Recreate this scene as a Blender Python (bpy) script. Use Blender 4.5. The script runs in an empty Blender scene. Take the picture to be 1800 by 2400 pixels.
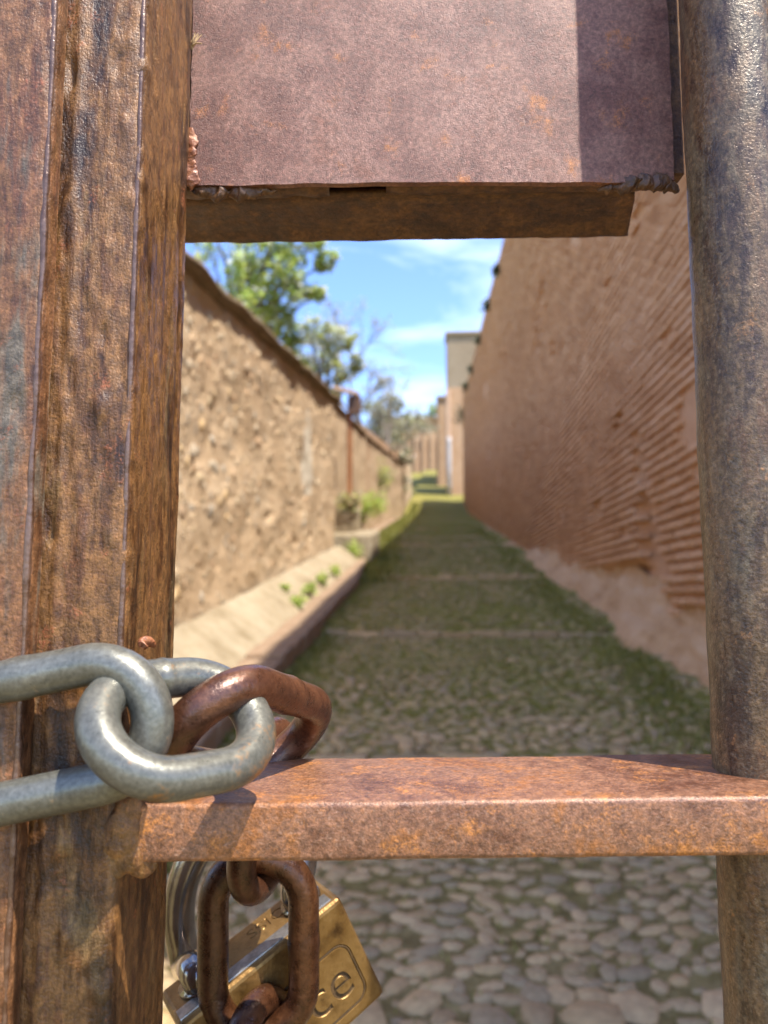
import bpy, bmesh, math, random
from mathutils import Vector, Matrix, noise, Euler
R = math.radians
random.seed(7)
scn = bpy.context.scene
COL = scn.collection

# ------------------------------------------------------------------ camera
CZ = 1.2                      # eye height above the lane (m)
PITCH = R(6.2)
F = 1803.0                    # focal length in photo pixels (1800 x 2400)
cd = bpy.data.cameras.new('camera'); cam = bpy.data.objects.new('camera', cd); COL.objects.link(cam)
cam.location = (0, 0, CZ); cam.rotation_euler = (R(90) + PITCH, 0, 0)
cd.sensor_fit = 'VERTICAL'; cd.sensor_height = 34.6; cd.sensor_width = 34.6; cd.lens = 26.0
cd.clip_start = 0.01; cd.clip_end = 3000
cd.dof.use_dof = True; cd.dof.focus_distance = 0.275; cd.dof.aperture_fstop = 10.8
scn.camera = cam

# ------------------------------------------------------------------ light
SUN = Vector((1.0, -0.95, 2.70)).normalized()
EL = math.asin(SUN.z); AZ = math.atan2(SUN.x, SUN.y)
w = bpy.data.worlds.new('World'); scn.world = w; w.use_nodes = True
nt = w.node_tree; nt.nodes.clear()
wo = nt.nodes.new('ShaderNodeOutputWorld'); bg = nt.nodes.new('ShaderNodeBackground')
sky = nt.nodes.new('ShaderNodeTexSky'); sky.sky_type = 'NISHITA'; sky.sun_disc = False
sky.sun_elevation = EL; sky.sun_rotation = AZ; sky.altitude = 700; sky.air_density = 1.0
sky.dust_density = 0.4; sky.ozone_density = 3.0
tc = nt.nodes.new('ShaderNodeTexCoord'); mp = nt.nodes.new('ShaderNodeMapping')
mp.inputs['Rotation'].default_value = (0.2, -0.5, 0.35); mp.inputs['Scale'].default_value = (2.0, 3.0, 7.5)
cn = nt.nodes.new('ShaderNodeTexNoise'); cn.inputs['Scale'].default_value = 1.5; cn.inputs['Detail'].default_value = 6
cn.inputs['Roughness'].default_value = 0.55; cn.inputs['Distortion'].default_value = 0.7
cr = nt.nodes.new('ShaderNodeValToRGB'); cr.color_ramp.elements[0].position = 0.46; cr.color_ramp.elements[1].position = 0.78
cr.color_ramp.elements[1].color = (0.7, 0.7, 0.7, 1)
cm = nt.nodes.new('ShaderNodeMix'); cm.data_type = 'RGBA'; cm.inputs['B'].default_value = (4.2, 4.6, 5.3, 1)
nt.links.new(tc.outputs['Generated'], mp.inputs['Vector']); nt.links.new(mp.outputs[0], cn.inputs['Vector'])
nt.links.new(cn.outputs['Fac'], cr.inputs['Fac']); nt.links.new(cr.outputs[0], cm.inputs['Factor'])
hsv = nt.nodes.new('ShaderNodeHueSaturation'); hsv.inputs['Saturation'].default_value = 1.12; hsv.inputs['Hue'].default_value = 0.512; hsv.inputs['Value'].default_value = 0.85
nt.links.new(sky.outputs[0], hsv.inputs['Color']); nt.links.new(hsv.outputs[0], cm.inputs['A']); nt.links.new(cm.outputs['Result'], bg.inputs['Color'])
bg.inputs['Strength'].default_value = 0.15
nt.links.new(bg.outputs[0], wo.inputs[0])
sl = bpy.data.lights.new('sun', 'SUN'); so = bpy.data.objects.new('sun', sl); COL.objects.link(so)
sl.energy = 2.6; sl.angle = R(0.53); sl.color = (1.0, 0.93, 0.82)
so.rotation_euler = (-SUN).to_track_quat('-Z', 'Y').to_euler(); so.location = (3, -3, 9)
scn.view_settings.view_transform = 'Standard'; scn.view_settings.look = 'None'
scn.view_settings.exposure = 1.86; scn.view_settings.gamma = 1.0; scn.view_settings.use_curve_mapping = False
scn.render.engine = 'CYCLES'
scn.cycles.use_denoising = True
scn.cycles.max_bounces = 8; scn.cycles.diffuse_bounces = 5; scn.cycles.glossy_bounces = 3
scn.cycles.sample_clamp_indirect = 6.0

# ------------------------------------------------------------------ frames: photo pixel -> place
cam_r = Vector((1, 0, 0)); cam_f = Vector((0, math.cos(PITCH), math.sin(PITCH))); cam_u = Vector((0, -math.sin(PITCH), math.cos(PITCH)))
C0 = Vector((0, 0, CZ))
def ray(px, py): return cam_r * ((px - 900) / F) + cam_u * ((1200 - py) / F) + cam_f
def G(px, py, y): r = ray(px, py); return C0 + r * (y / r.y)          # on the upright plane y = const (gate planes)
def P(px, py, d): return C0 + ray(px, py) * d                          # at camera depth d
def proj(p):
    q = p - C0; z = q.dot(cam_f)
    return 900 + F * q.dot(cam_r) / z, 1200 - F * q.dot(cam_u) / z
YAW = R(4.06); SLOPE = 0.1322
LR = Vector((math.cos(YAW), -math.sin(YAW), 0)); LF = Vector((math.sin(YAW), math.cos(YAW), 0))
STEPS = [3.6, 6.8, 11.3, 18.6, 26.5, 35.0, 44.0]
def g(v):                                                               # height of the climbing lane
    e = 0.072 * max(0.0, v - 45.0)
    return SLOPE * v + e
def gs(v):                                                              # the same with the low steps in it
    z = g(v)
    for s in STEPS:
        d = v - s
        if -2.2 < d < 0: z -= 0.06 * (d + 2.2) / 2.2
        if 0 <= d < 0.06: z -= 0.06 * (1 - d / 0.06)
    return z
def ls(v): return -min(0.75, 0.055 * max(0.0, v - 9.5))                 # the left verge swings away from the lane
def L(u, v, h=0.0): return LR * u + LF * v + Vector((0, 0, h + g(v)))
def LZ(u, v, z): return LR * u + LF * v + Vector((0, 0, z))

# ------------------------------------------------------------------ object helpers
BASE = {}
def tag(o, label=None, cat=None, group=None, kind=None):
    if label: o['label'] = label
    if cat: o['category'] = cat
    if group: o['group'] = group
    if kind: o['kind'] = kind
    return o
def empty(name, loc, label=None, cat=None, group=None, kind=None):
    o = bpy.data.objects.new(name, None); COL.objects.link(o); o.location = loc
    o.empty_display_size = 0.1; BASE[o] = Vector(loc)
    return tag(o, label, cat, group, kind)
def link(name, me, parent, base):
    o = bpy.data.objects.new(name, me); COL.objects.link(o)
    BASE[o] = base
    if parent is not None: o.parent = parent
    return o
def mesh(name, verts, faces, mat, parent=None, smooth=False, base=None, mats=None, fm=None):
    """verts in world coordinates; stored relative to the thing's base"""
    top = parent is None
    b = Vector(base) if base is not None else (BASE[parent] if parent is not None else Vector((0, 0, 0)))
    me = bpy.data.meshes.new(name)
    me.from_pydata([tuple(Vector(q) - b) for q in verts], [], faces)
    for m in (mats or [mat]): me.materials.append(m)
    if fm: me.polygons.foreach_set('material_index', fm)
    if smooth: me.polygons.foreach_set('use_smooth', [True] * len(me.polygons))
    me.update()
    o = link(name, me, parent, b)
    if top: o.location = b
    return o
def bm_obj(name, bm, mat, parent=None, smooth=False, base=None):
    vs = [v.co.copy() for v in bm.verts]; bm.verts.index_update()
    fs = [[v.index for v in f.verts] for f in bm.faces]
    bm.free()
    return mesh(name, vs, fs, mat, parent, smooth, base)
def piece(name, me, parent, loc, rot=(0, 0, 0), scale=(1, 1, 1)):
    o = bpy.data.objects.new(name, me); COL.objects.link(o)
    o.parent = parent; o.location = Vector(loc) - BASE[parent]; o.rotation_euler = rot; o.scale = scale
    BASE[o] = Vector(loc)
    return o
def hexa(corners, bevel=0.0, seg=3):
    """corners: 4 front (ccw) then 4 back, world coords -> bmesh"""
    bm = bmesh.new(); v = [bm.verts.new(c) for c in corners]
    for f in ((0, 1, 2, 3), (7, 6, 5, 4), (0, 4, 5, 1), (1, 5, 6, 2), (2, 6, 7, 3), (3, 7, 4, 0)):
        bm.faces.new([v[i] for i in f])
    bmesh.ops.recalc_face_normals(bm, faces=bm.faces)
    if bevel: bmesh.ops.bevel(bm, geom=list(bm.edges), offset=bevel, segments=seg, profile=0.5, affect='EDGES')
    return bm
def box(x0, x1, y0, y1, z0, z1, bevel=0.0, seg=3, fr=None):
    fr = fr or (lambda a, b, c: Vector((a, b, c)))
    return hexa([fr(x0, y0, z0), fr(x1, y0, z0), fr(x1, y0, z1), fr(x0, y0, z1), fr(x0, y1, z0), fr(x1, y1, z0), fr(x1, y1, z1), fr(x0, y1, z1)], bevel, seg)
def join(bm, other):
    me = bpy.data.meshes.new('tmp'); other.to_mesh(me); other.free(); bm.from_mesh(me); bpy.data.meshes.remove(me); return bm
def rough(bm, amp, scale, cuts_len=None):
    for v in bm.verts:
        n = noise.noise_vector(v.co * scale); v.co += n * amp
    return bm
def tube(path, rad, n=16, closed=False, caps=True):
    """swept tube; rad float or list -> verts, faces"""
    pts = [Vector(p) for p in path]; m = len(pts); vs = []; fs = []
    rads = rad if isinstance(rad, (list, tuple)) else [rad] * m
    t0 = (pts[1] - pts[0]).normalized()
    ref = Vector((0, 0, 1)) if abs(t0.z) < 0.9 else Vector((1, 0, 0))
    nrm = t0.cross(ref).normalized()
    for i in range(m):
        if closed: t = (pts[(i + 1) % m] - pts[i - 1]).normalized()
        else: t = (pts[min(i + 1, m - 1)] - pts[max(i - 1, 0)]).normalized()
        nrm = (nrm - t * nrm.dot(t)).normalized(); bi = t.cross(nrm)
        for k in range(n):
            a = 2 * math.pi * k / n
            vs.append(pts[i] + (nrm * math.cos(a) + bi * math.sin(a)) * rads[i])
    for i in range(m if closed else m - 1):
        j = (i + 1) % m
        for k in range(n):
            fs.append((i * n + k, i * n + (k + 1) % n, j * n + (k + 1) % n, j * n + k))
    if not closed and caps:
        fs.append(tuple(range(n - 1, -1, -1))); fs.append(tuple((m - 1) * n + k for k in range(n)))
    return vs, fs
def smooth_path(pts, n=8):
    pts = [Vector(p) for p in pts]; out = []
    for i in range(len(pts) - 1):
        p0 = pts[max(i - 1, 0)]; p1 = pts[i]; p2 = pts[i + 1]; p3 = pts[min(i + 2, len(pts) - 1)]
        for k in range(n):
            t = k / n
            out.append(0.5 * ((2 * p1) + (p2 - p0) * t + (2 * p0 - 5 * p1 + 4 * p2 - p3) * t * t + (3 * p1 - p0 - 3 * p2 + p3) * t ** 3))
    out.append(pts[-1]); return out
def fbm(x, y, z=0.0, o=4):
    return noise.fractal(Vector((x, y, z)), 1.0, 2.0, o)

# ------------------------------------------------------------------ materials
class M:
    def __init__(s, name):
        s.m = bpy.data.materials.new(name); s.m.use_nodes = True; s.t = s.m.node_tree
        s.b = s.t.nodes['Principled BSDF']; s.co = s.n('ShaderNodeTexCoord').outputs['Object']
    def n(s, k): return s.t.nodes.new(k)
    def l(s, a, b): s.t.links.new(a, b)
    def map(s, sc=(1, 1, 1), rot=(0, 0, 0), loc=(0, 0, 0), src=None):
        m = s.n('ShaderNodeMapping'); m.inputs['Scale'].default_value = sc; m.inputs['Rotation'].default_value = rot
        m.inputs['Location'].default_value = loc; s.l(src or s.co, m.inputs['Vector']); return m.outputs[0]
    def noise(s, scale, detail=4, rough=0.55, vec=None, dist=0.0):
        m = s.n('ShaderNodeTexNoise'); m.inputs['Scale'].default_value = scale; m.inputs['Detail'].default_value = detail
        m.inputs['Roughness'].default_value = rough; m.inputs['Distortion'].default_value = dist
        s.l(vec or s.co, m.inputs['Vector']); return m.outputs['Fac']
    def voro(s, scale, vec=None, feature='F1', out='Distance', rnd=1.0):
        m = s.n('ShaderNodeTexVoronoi'); m.feature = feature; m.inputs['Scale'].default_value = scale
        m.inputs['Randomness'].default_value = rnd
        s.l(vec or s.co, m.inputs['Vector']); return m.outputs[out]
    def ramp(s, fac, stops):
        m = s.n('ShaderNodeValToRGB'); e = m.color_ramp.elements
        while len(e) < len(stops): e.new(0.5)
        for i, (p, c) in enumerate(stops):
            e[i].position = p
            c = (c, c, c) if isinstance(c, (int, float)) else c
            e[i].color = (c[0], c[1], c[2], 1)
        s.l(fac, m.inputs['Fac']); return m.outputs[0]
    def mix(s, fac, a, b, mode='MIX'):
        m = s.n('ShaderNodeMix'); m.data_type = 'RGBA'; m.blend_type = mode
        for v, k in ((fac, 'Factor'), (a, 'A'), (b, 'B')):
            i = m.inputs[k]
            if isinstance(v, (int, float)): i.default_value = v if k == 'Factor' else (v, v, v, 1)
            elif isinstance(v, tuple): i.default_value = (v[0], v[1], v[2], 1)
            else: s.l(v, i)
        return m.outputs['Result']
    def math(s, op, a, b=0.0):
        m = s.n('ShaderNodeMath'); m.operation = op
        for v, i in ((a, m.inputs[0]), (b, m.inputs[1])):
            if isinstance(v, (int, float)): i.default_value = v
            else: s.l(v, i)
        return m.outputs[0]
    def bump(s, h, dist, strength=1.0, prev=None):
        m = s.n('ShaderNodeBump'); m.inputs['Distance'].default_value = dist; m.inputs['Strength'].default_value = strength
        s.l(h, m.inputs['Height'])
        if prev is not None: s.l(prev, m.inputs['Normal'])
        return m.outputs[0]
    def rnd(s):
        return s.n('ShaderNodeObjectInfo').outputs['Random']
    def island(s):
        return s.n('ShaderNodeNewGeometry').outputs['Random Per Island']
    def out(s, color=None, rough=0.6, metal=0.0, normal=None, spec=0.5, coat=0.0):
        for v, k in ((color, 'Base Color'), (rough, 'Roughness'), (metal, 'Metallic'), (normal, 'Normal')):
            if v is None: continue
            i = s.b.inputs[k]
            if isinstance(v, (int, float)): i.default_value = v
            elif isinstance(v, tuple): i.default_value = (v[0], v[1], v[2], 1)
            else: s.l(v, i)
        s.b.inputs['Specular IOR Level'].default_value = spec
        if coat: s.b.inputs['Coat Weight'].default_value = coat; s.b.inputs['Coat Roughness'].default_value = 0.2
        return s.m

def rust(name, stops, stretch=(1, 1, 1), big=35, mid=140, fine=900, spot=None, spot_col=(0.42, 0.16, 0.04), spot_w=(0.66, 0.74),
         patch=None, patch_col=(0.2, 0.24, 0.23), patch_w=(0.58, 0.66), patch_scale=40, rough=(0.42, 0.7), metal=0.0, grain=0.0004, dents=0.0008, spec=0.5,
         speck_col=None, loc=(0, 0, 0), coat=0.0, mott=0):
    m = M(name); v = m.map(stretch, loc=loc); iso = m.map((1, 1, 1), loc=loc)
    n1 = m.noise(big, 5, 0.6, v, 0.6); n2 = m.noise(mid, 6, 0.65, v); n3 = m.noise(fine, 3, 0.6, iso)
    f = m.math('ADD', m.math('MULTIPLY', n1, 0.62), m.math('MULTIPLY', n2, 0.38))
    col = m.ramp(f, stops)
    if patch: 
        pf = m.ramp(m.math('ADD', m.math('MULTIPLY', m.noise(patch_scale, 5, 0.6, v, 0.4), 0.7), m.math('MULTIPLY', n2, 0.3)), [(patch_w[0], 0), (patch_w[1], 1)])
        col = m.mix(m.math('MULTIPLY', pf, patch), col, patch_col)
    if spot:
        sf = m.ramp(m.math('ADD', m.math('MULTIPLY', m.noise(spot, 5, 0.65, iso, 0.3), 0.75), m.math('MULTIPLY', n3, 0.25)), [(spot_w[0], 0), (spot_w[1], 1)])
        col = m.mix(sf, col, spot_col)
    g3 = m.ramp(n3, [(0.3, 0.62), (0.7, 1.3)])
    col = m.mix(0.7, col, g3, 'MULTIPLY')
    if mott:
        nm = m.noise(mott, 5, 0.72, iso, 0.2); col = m.mix(0.75, col, m.ramp(nm, [(0.36, 0.45), (0.5, 0.95), (0.64, 1.6)]), 'MULTIPLY')
    if speck_col:
        n4 = m.noise(fine * 0.45, 5, 0.75, iso); sp = m.ramp(n4, [(0.56, 0), (0.68, 1)])
        col = m.mix(m.math('MULTIPLY', sp, 0.55), col, speck_col)
    rg = m.ramp(n2, [(0.3, rough[0]), (0.7, rough[1])])
    nb = m.bump(n2, dents); nb = m.bump(n3, grain, 1.0, nb)
    return m.out(col, rg, metal, nb, spec, coat)

MAT = {}
MAT['panel'] = rust('panel_rust', [(0.36, (0.115, 0.042, 0.028)), (0.45, (0.170, 0.072, 0.050)), (0.52, (0.245, 0.122, 0.088)), (0.58, (0.205, 0.090, 0.060)), (0.66, (0.150, 0.058, 0.034))],
    big=17, mid=85, fine=2600, spot=62, spot_col=(0.36, 0.125, 0.03), spot_w=(0.585, 0.65), rough=(0.30, 0.48), metal=0.08, grain=0.0003, dents=0.0003, spec=0.4, speck_col=(0.32, 0.18, 0.13), mott=520)
MAT['rail'] = rust('rail_rust', [(0.36, (0.10, 0.036, 0.015)), (0.45, (0.19, 0.082, 0.040)), (0.52, (0.26, 0.120, 0.060)), (0.58, (0.28, 0.105, 0.028)), (0.70, (0.14, 0.055, 0.028))],
    big=19, mid=170, fine=1500, spot=70, spot_col=(0.42, 0.16, 0.035), spot_w=(0.55, 0.66), rough=(0.30, 0.52), metal=0.1, grain=0.00026, dents=0.0003, spec=0.6, speck_col=(0.42, 0.25, 0.16), mott=560)
MAT['stile'] = rust('stile_rust', [(0.37, (0.024, 0.009, 0.003)), (0.45, (0.100, 0.040, 0.011)), (0.53, (0.205, 0.095, 0.028)), (0.60, (0.13, 0.053, 0.018)), (0.70, (0.065, 0.024, 0.009))],
    stretch=(1, 1, 0.22), big=70, mid=330, fine=1100, spot=55, spot_col=(0.25, 0.08, 0.03), spot_w=(0.60, 0.66), patch=0.5, patch_col=(0.20, 0.145, 0.06), patch_w=(0.56, 0.68), patch_scale=55,
    rough=(0.28, 0.55), metal=0.05, grain=0.00035, dents=0.0008, spec=0.5, mott=240)
MAT['stile_far'] = rust('stile_painted_rust', [(0.37, (0.038, 0.015, 0.007)), (0.45, (0.12, 0.049, 0.019)), (0.53, (0.21, 0.095, 0.036)), (0.60, (0.15, 0.059, 0.026)), (0.70, (0.09, 0.035, 0.017))],
    stretch=(1, 1, 0.2), big=70, mid=300, fine=1000, spot=60, spot_col=(0.28, 0.09, 0.04), spot_w=(0.60, 0.67), patch=0.7, patch_col=(0.105, 0.11, 0.085), patch_w=(0.53, 0.62), patch_scale=75,
    rough=(0.3, 0.55), metal=0.05, grain=0.00035, dents=0.0008, spec=0.45, mott=240)
MAT['pipe'] = rust('pipe_rust', [(0.36, (0.036, 0.019, 0.011)), (0.45, (0.080, 0.044, 0.024)), (0.53, (0.150, 0.090, 0.043)), (0.60, (0.125, 0.062, 0.028)), (0.70, (0.075, 0.040, 0.024))],
    stretch=(1, 1, 0.30), big=55, mid=300, fine=900, spot=95, spot_col=(0.28, 0.13, 0.045), spot_w=(0.61, 0.70), patch=0.6, patch_col=(0.165, 0.145, 0.095), patch_w=(0.51, 0.62), patch_scale=50,
    rough=(0.24, 0.46), metal=0.25, grain=0.0003, dents=0.00035, spec=0.6, speck_col=(0.32, 0.22, 0.13), mott=420)
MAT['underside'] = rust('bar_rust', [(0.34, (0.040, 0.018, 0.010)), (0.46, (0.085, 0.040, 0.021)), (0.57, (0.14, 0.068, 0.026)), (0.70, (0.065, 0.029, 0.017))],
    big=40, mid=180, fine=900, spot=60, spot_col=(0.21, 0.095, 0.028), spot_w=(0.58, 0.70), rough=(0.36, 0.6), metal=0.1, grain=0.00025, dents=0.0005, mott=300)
MAT['weld'] = rust('weld_rust', [(0.34, (0.12, 0.036, 0.014)), (0.48, (0.24, 0.078, 0.028)), (0.60, (0.34, 0.135, 0.055)), (0.72, (0.18, 0.06, 0.025))],
    big=120, mid=400, fine=1500, rough=(0.34, 0.5), metal=0.1, grain=0.0002, dents=0.0003)
MAT['zinc'] = rust('galvanised_steel', [(0.34, (0.125, 0.122, 0.098)), (0.48, (0.165, 0.162, 0.132)), (0.62, (0.195, 0.19, 0.155)), (0.78, (0.15, 0.14, 0.108))],
    big=50, mid=200, fine=700, spot=95, spot_col=(0.36, 0.24, 0.13), spot_w=(0.61, 0.72), rough=(0.26, 0.42), metal=0.5, grain=0.00006, dents=0.00012)
MAT['zinc_rusting'] = rust('galvanised_steel_rusting', [(0.34, (0.12, 0.117, 0.093)), (0.48, (0.158, 0.154, 0.125)), (0.62, (0.185, 0.18, 0.145)), (0.78, (0.14, 0.128, 0.098))],
    big=50, mid=200, fine=700, spot=38, spot_col=(0.27, 0.14, 0.05), spot_w=(0.54, 0.64), rough=(0.26, 0.42), metal=0.45, grain=0.00006, dents=0.00012)
MAT['chain_rust'] = rust('chain_rust', [(0.36, (0.042, 0.016, 0.008)), (0.48, (0.092, 0.035, 0.017)), (0.60, (0.145, 0.058, 0.026)), (0.72, (0.08, 0.036, 0.020))],
    big=60, mid=220, fine=800, patch=0.7, patch_col=(0.26, 0.24, 0.20), patch_w=(0.62, 0.70), patch_scale=45, rough=(0.22, 0.4), metal=0.35, grain=0.00015, dents=0.0003, spec=0.7)
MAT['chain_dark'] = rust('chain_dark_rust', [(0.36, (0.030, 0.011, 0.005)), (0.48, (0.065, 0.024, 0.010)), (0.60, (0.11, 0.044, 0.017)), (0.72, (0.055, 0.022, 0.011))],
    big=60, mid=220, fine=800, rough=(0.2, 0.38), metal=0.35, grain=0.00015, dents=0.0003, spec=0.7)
def m_brass():
    m = M('brass'); n1 = m.noise(45, 5, 0.6); n2 = m.noise(500, 4, 0.6); sc = m.noise(1, 2, 0.5, m.map((900, 900, 80), (0.3, 0.5, 0.2)))
    col = m.ramp(n1, [(0.36, (0.07, 0.034, 0.010)), (0.46, (0.20, 0.110, 0.032)), (0.6, (0.28, 0.165, 0.055)), (0.72, (0.14, 0.075, 0.022))])
    pit = m.ramp(m.noise(420, 5, 0.7), [(0.28, 0.25), (0.38, 1.0)]); col = m.mix(0.8, col, pit, 'MULTIPLY')
    nb = m.bump(n2, 0.0002); nb = m.bump(sc, 0.00015, 0.7, nb)
    return m.out(col, m.ramp(n2, [(0.3, 0.33), (0.7, 0.52)]), 0.6, nb)
MAT['brass'] = m_brass()
def m_simple(name, stops, scale, rough=0.5, metal=0.0, bump=0.0002, fine=600, spec=0.5):
    m = M(name); n = m.noise(scale, 6, 0.6); n2 = m.noise(fine, 4, 0.6)
    return m.out(m.ramp(n, stops), rough, metal, m.bump(n2, bump), spec)
MAT['steel'] = m_simple('shackle_steel', [(0.35, (0.16, 0.14, 0.13)), (0.65, (0.30, 0.27, 0.25))], 70, 0.16, 0.9, 0.00006)
MAT['steel_band'] = m_simple('steel_band', [(0.35, (0.17, 0.16, 0.15)), (0.65, (0.34, 0.33, 0.31))], 220, 0.35, 0.7, 0.0003)
MAT['straw'] = m_simple('straw', [(0.4, (0.42, 0.27, 0.12)), (0.6, (0.58, 0.40, 0.20))], 400, 0.7)

def m_brick():
    m = M('old_brick')
    base = m.ramp(m.math('ADD', m.math('MULTIPLY', m.island(), 0.55), m.math('MULTIPLY', m.rnd(), 0.0)), [(0.0, (0.53, 0.285, 0.14)), (0.25, (0.62, 0.355, 0.185)), (0.55, (0.66, 0.40, 0.225))])
    n = m.noise(3.0, 6, 0.6); n2 = m.noise(45, 6, 0.65)
    col = m.mix(0.6, base, m.ramp(n, [(0.3, (0.74, 0.70, 0.66)), (0.7, (1.12, 1.1, 1.06))]), 'MULTIPLY')
    col = m.mix(0.5, col, m.ramp(n2, [(0.3, 0.65), (0.7, 1.2)]), 'MULTIPLY')
    return m.out(col, 0.92, 0, m.bump(n2, 0.005), 0.2)
MAT['brick'] = m_brick()
def m_brick1():
    m = M('old_brick_single')
    base = m.ramp(m.rnd(), [(0.0, (0.53, 0.285, 0.14)), (0.5, (0.62, 0.355, 0.185)), (1.0, (0.67, 0.41, 0.235))])
    n2 = m.noise(45, 6, 0.65)
    col = m.mix(0.5, base, m.ramp(n2, [(0.3, 0.65), (0.7, 1.2)]), 'MULTIPLY')
    return m.out(col, 0.92, 0, m.bump(n2, 0.005), 0.2)
MAT['brick1'] = m_brick1()
def m_earth(name, stops, big, mid, bump, pebbles=0):
    m = M(name); n = m.noise(big, 7, 0.62); n2 = m.noise(mid, 6, 0.65)
    f = m.math('ADD', m.math('MULTIPLY', n, 0.6), m.math('MULTIPLY', n2, 0.4)); col = m.ramp(f, stops)
    h = n2
    if pebbles:
        v = m.voro(pebbles, vec=m.map((1, 1, 1))); vc = m.voro(pebbles, out='Color')
        pf = m.ramp(v, [(0.30, 1), (0.42, 0)])
        gate = m.ramp(m.noise(pebbles * 0.5, 2), [(0.48, 0), (0.56, 1)])
        hs = m.n('ShaderNodeSeparateColor'); m.l(vc, hs.inputs[0])
        pc = m.ramp(hs.outputs[0], [(0.0, (0.40, 0.32, 0.22)), (0.35, (0.30, 0.27, 0.23)), (0.6, (0.48, 0.36, 0.20)), (0.8, (0.42, 0.24, 0.13)), (1.0, (0.50, 0.44, 0.34))])
        fac = m.math('MULTIPLY', m.math('MULTIPLY', pf, gate), 0.85)
        col = m.mix(fac, col, pc); h = m.math('ADD', n2, m.math('MULTIPLY', fac, 0.8))
    return m.out(col, 0.93, 0, m.bump(h, bump), 0.2)
MAT['mortar'] = m_earth('earth_mortar', [(0.32, (0.43, 0.225, 0.11)), (0.5, (0.54, 0.305, 0.16)), (0.68, (0.61, 0.37, 0.215))], 1.1, 14, 0.012)
MAT['mud'] = m_earth('mud_render', [(0.34, (0.38, 0.215, 0.10)), (0.48, (0.52, 0.32, 0.16)), (0.66, (0.61, 0.40, 0.225))], 2.0, 14, 0.02)
MAT['rubble'] = m_earth('rammed_earth', [(0.32, (0.41, 0.28, 0.165)), (0.5, (0.49, 0.355, 0.22)), (0.68, (0.55, 0.42, 0.28))], 1.4, 16, 0.018, 13)
MAT['coping'] = m_earth('coping_earth', [(0.32, (0.14, 0.10, 0.06)), (0.5, (0.24, 0.17, 0.10)), (0.68, (0.34, 0.25, 0.16))], 3, 20, 0.03)
MAT['plaster'] = m_earth('pale_plaster', [(0.36, (0.17, 0.125, 0.07)), (0.45, (0.27, 0.215, 0.135)), (0.54, (0.33, 0.27, 0.18)), (0.66, (0.37, 0.31, 0.215))], 1.9, 8, 0.03)
MAT['kerb'] = m_earth('kerb_brick', [(0.32, (0.20, 0.13, 0.08)), (0.5, (0.28, 0.195, 0.125)), (0.68, (0.34, 0.25, 0.17))], 2, 6, 0.008)
MAT['far_earth'] = m_earth('far_earth', [(0.32, (0.33, 0.195, 0.11)), (0.5, (0.41, 0.26, 0.15)), (0.68, (0.48, 0.33, 0.21))], 0.5, 4, 0.05)
MAT['tower'] = m_earth('tower_render', [(0.32, (0.22, 0.165, 0.105)), (0.5, (0.27, 0.21, 0.14)), (0.68, (0.31, 0.25, 0.175))], 0.4, 5, 0.02)
def m_stone(name, per_island):
    m = M(name); r = m.island() if per_island else m.rnd()
    base = m.ramp(r, [(0.0, (0.42, 0.285, 0.135)), (0.2, (0.33, 0.255, 0.15)), (0.4, (0.54, 0.385, 0.20)), (0.6, (0.46, 0.32, 0.16)), (0.8, (0.36, 0.28, 0.16)), (1.0, (0.57, 0.405, 0.215))])
    if per_island:
        sx = m.n('ShaderNodeSeparateXYZ'); m.l(m.co, sx.inputs[0]); far = m.n('ShaderNodeMapRange'); m.l(sx.outputs[1], far.inputs[0])
        far.inputs[1].default_value = 2.6; far.inputs[2].default_value = 6.0; far.inputs[3].default_value = 0.0; far.inputs[4].default_value = 0.75
        mf = m.math('MULTIPLY', m.ramp(m.noise(1.6, 5, 0.65), [(0.36, 0.25), (0.58, 1)]), far.outputs[0])
        base = m.mix(mf, base, (0.23, 0.215, 0.06))
    n = m.noise(22 if per_island else 2.2, 6, 0.65); col = m.mix(0.6, base, m.ramp(n, [(0.3, 0.62), (0.7, 1.25)]), 'MULTIPLY')
    return m.out(col, 0.85, 0, m.bump(n, 0.006 if per_island else 0.004), 0.25)
MAT['cobble'] = m_stone('cobble', False); MAT['cobbles'] = m_stone('cobble_mass', True)
def m_wallstone():
    m = M('wall_stone'); base = m.ramp(m.rnd(), [(0.0, (0.50, 0.38, 0.23)), (0.2, (0.39, 0.34, 0.27)), (0.4, (0.56, 0.44, 0.29)), (0.6, (0.48, 0.31, 0.18)), (0.8, (0.45, 0.365, 0.26)), (1.0, (0.58, 0.40, 0.20))])
    n = m.noise(2.5, 6, 0.65); col = m.mix(0.5, base, m.ramp(n, [(0.3, 0.7), (0.7, 1.2)]), 'MULTIPLY')
    return m.out(col, 0.88, 0, m.bump(n, 0.004), 0.25)
MAT['wallstone'] = m_wallstone()
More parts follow.
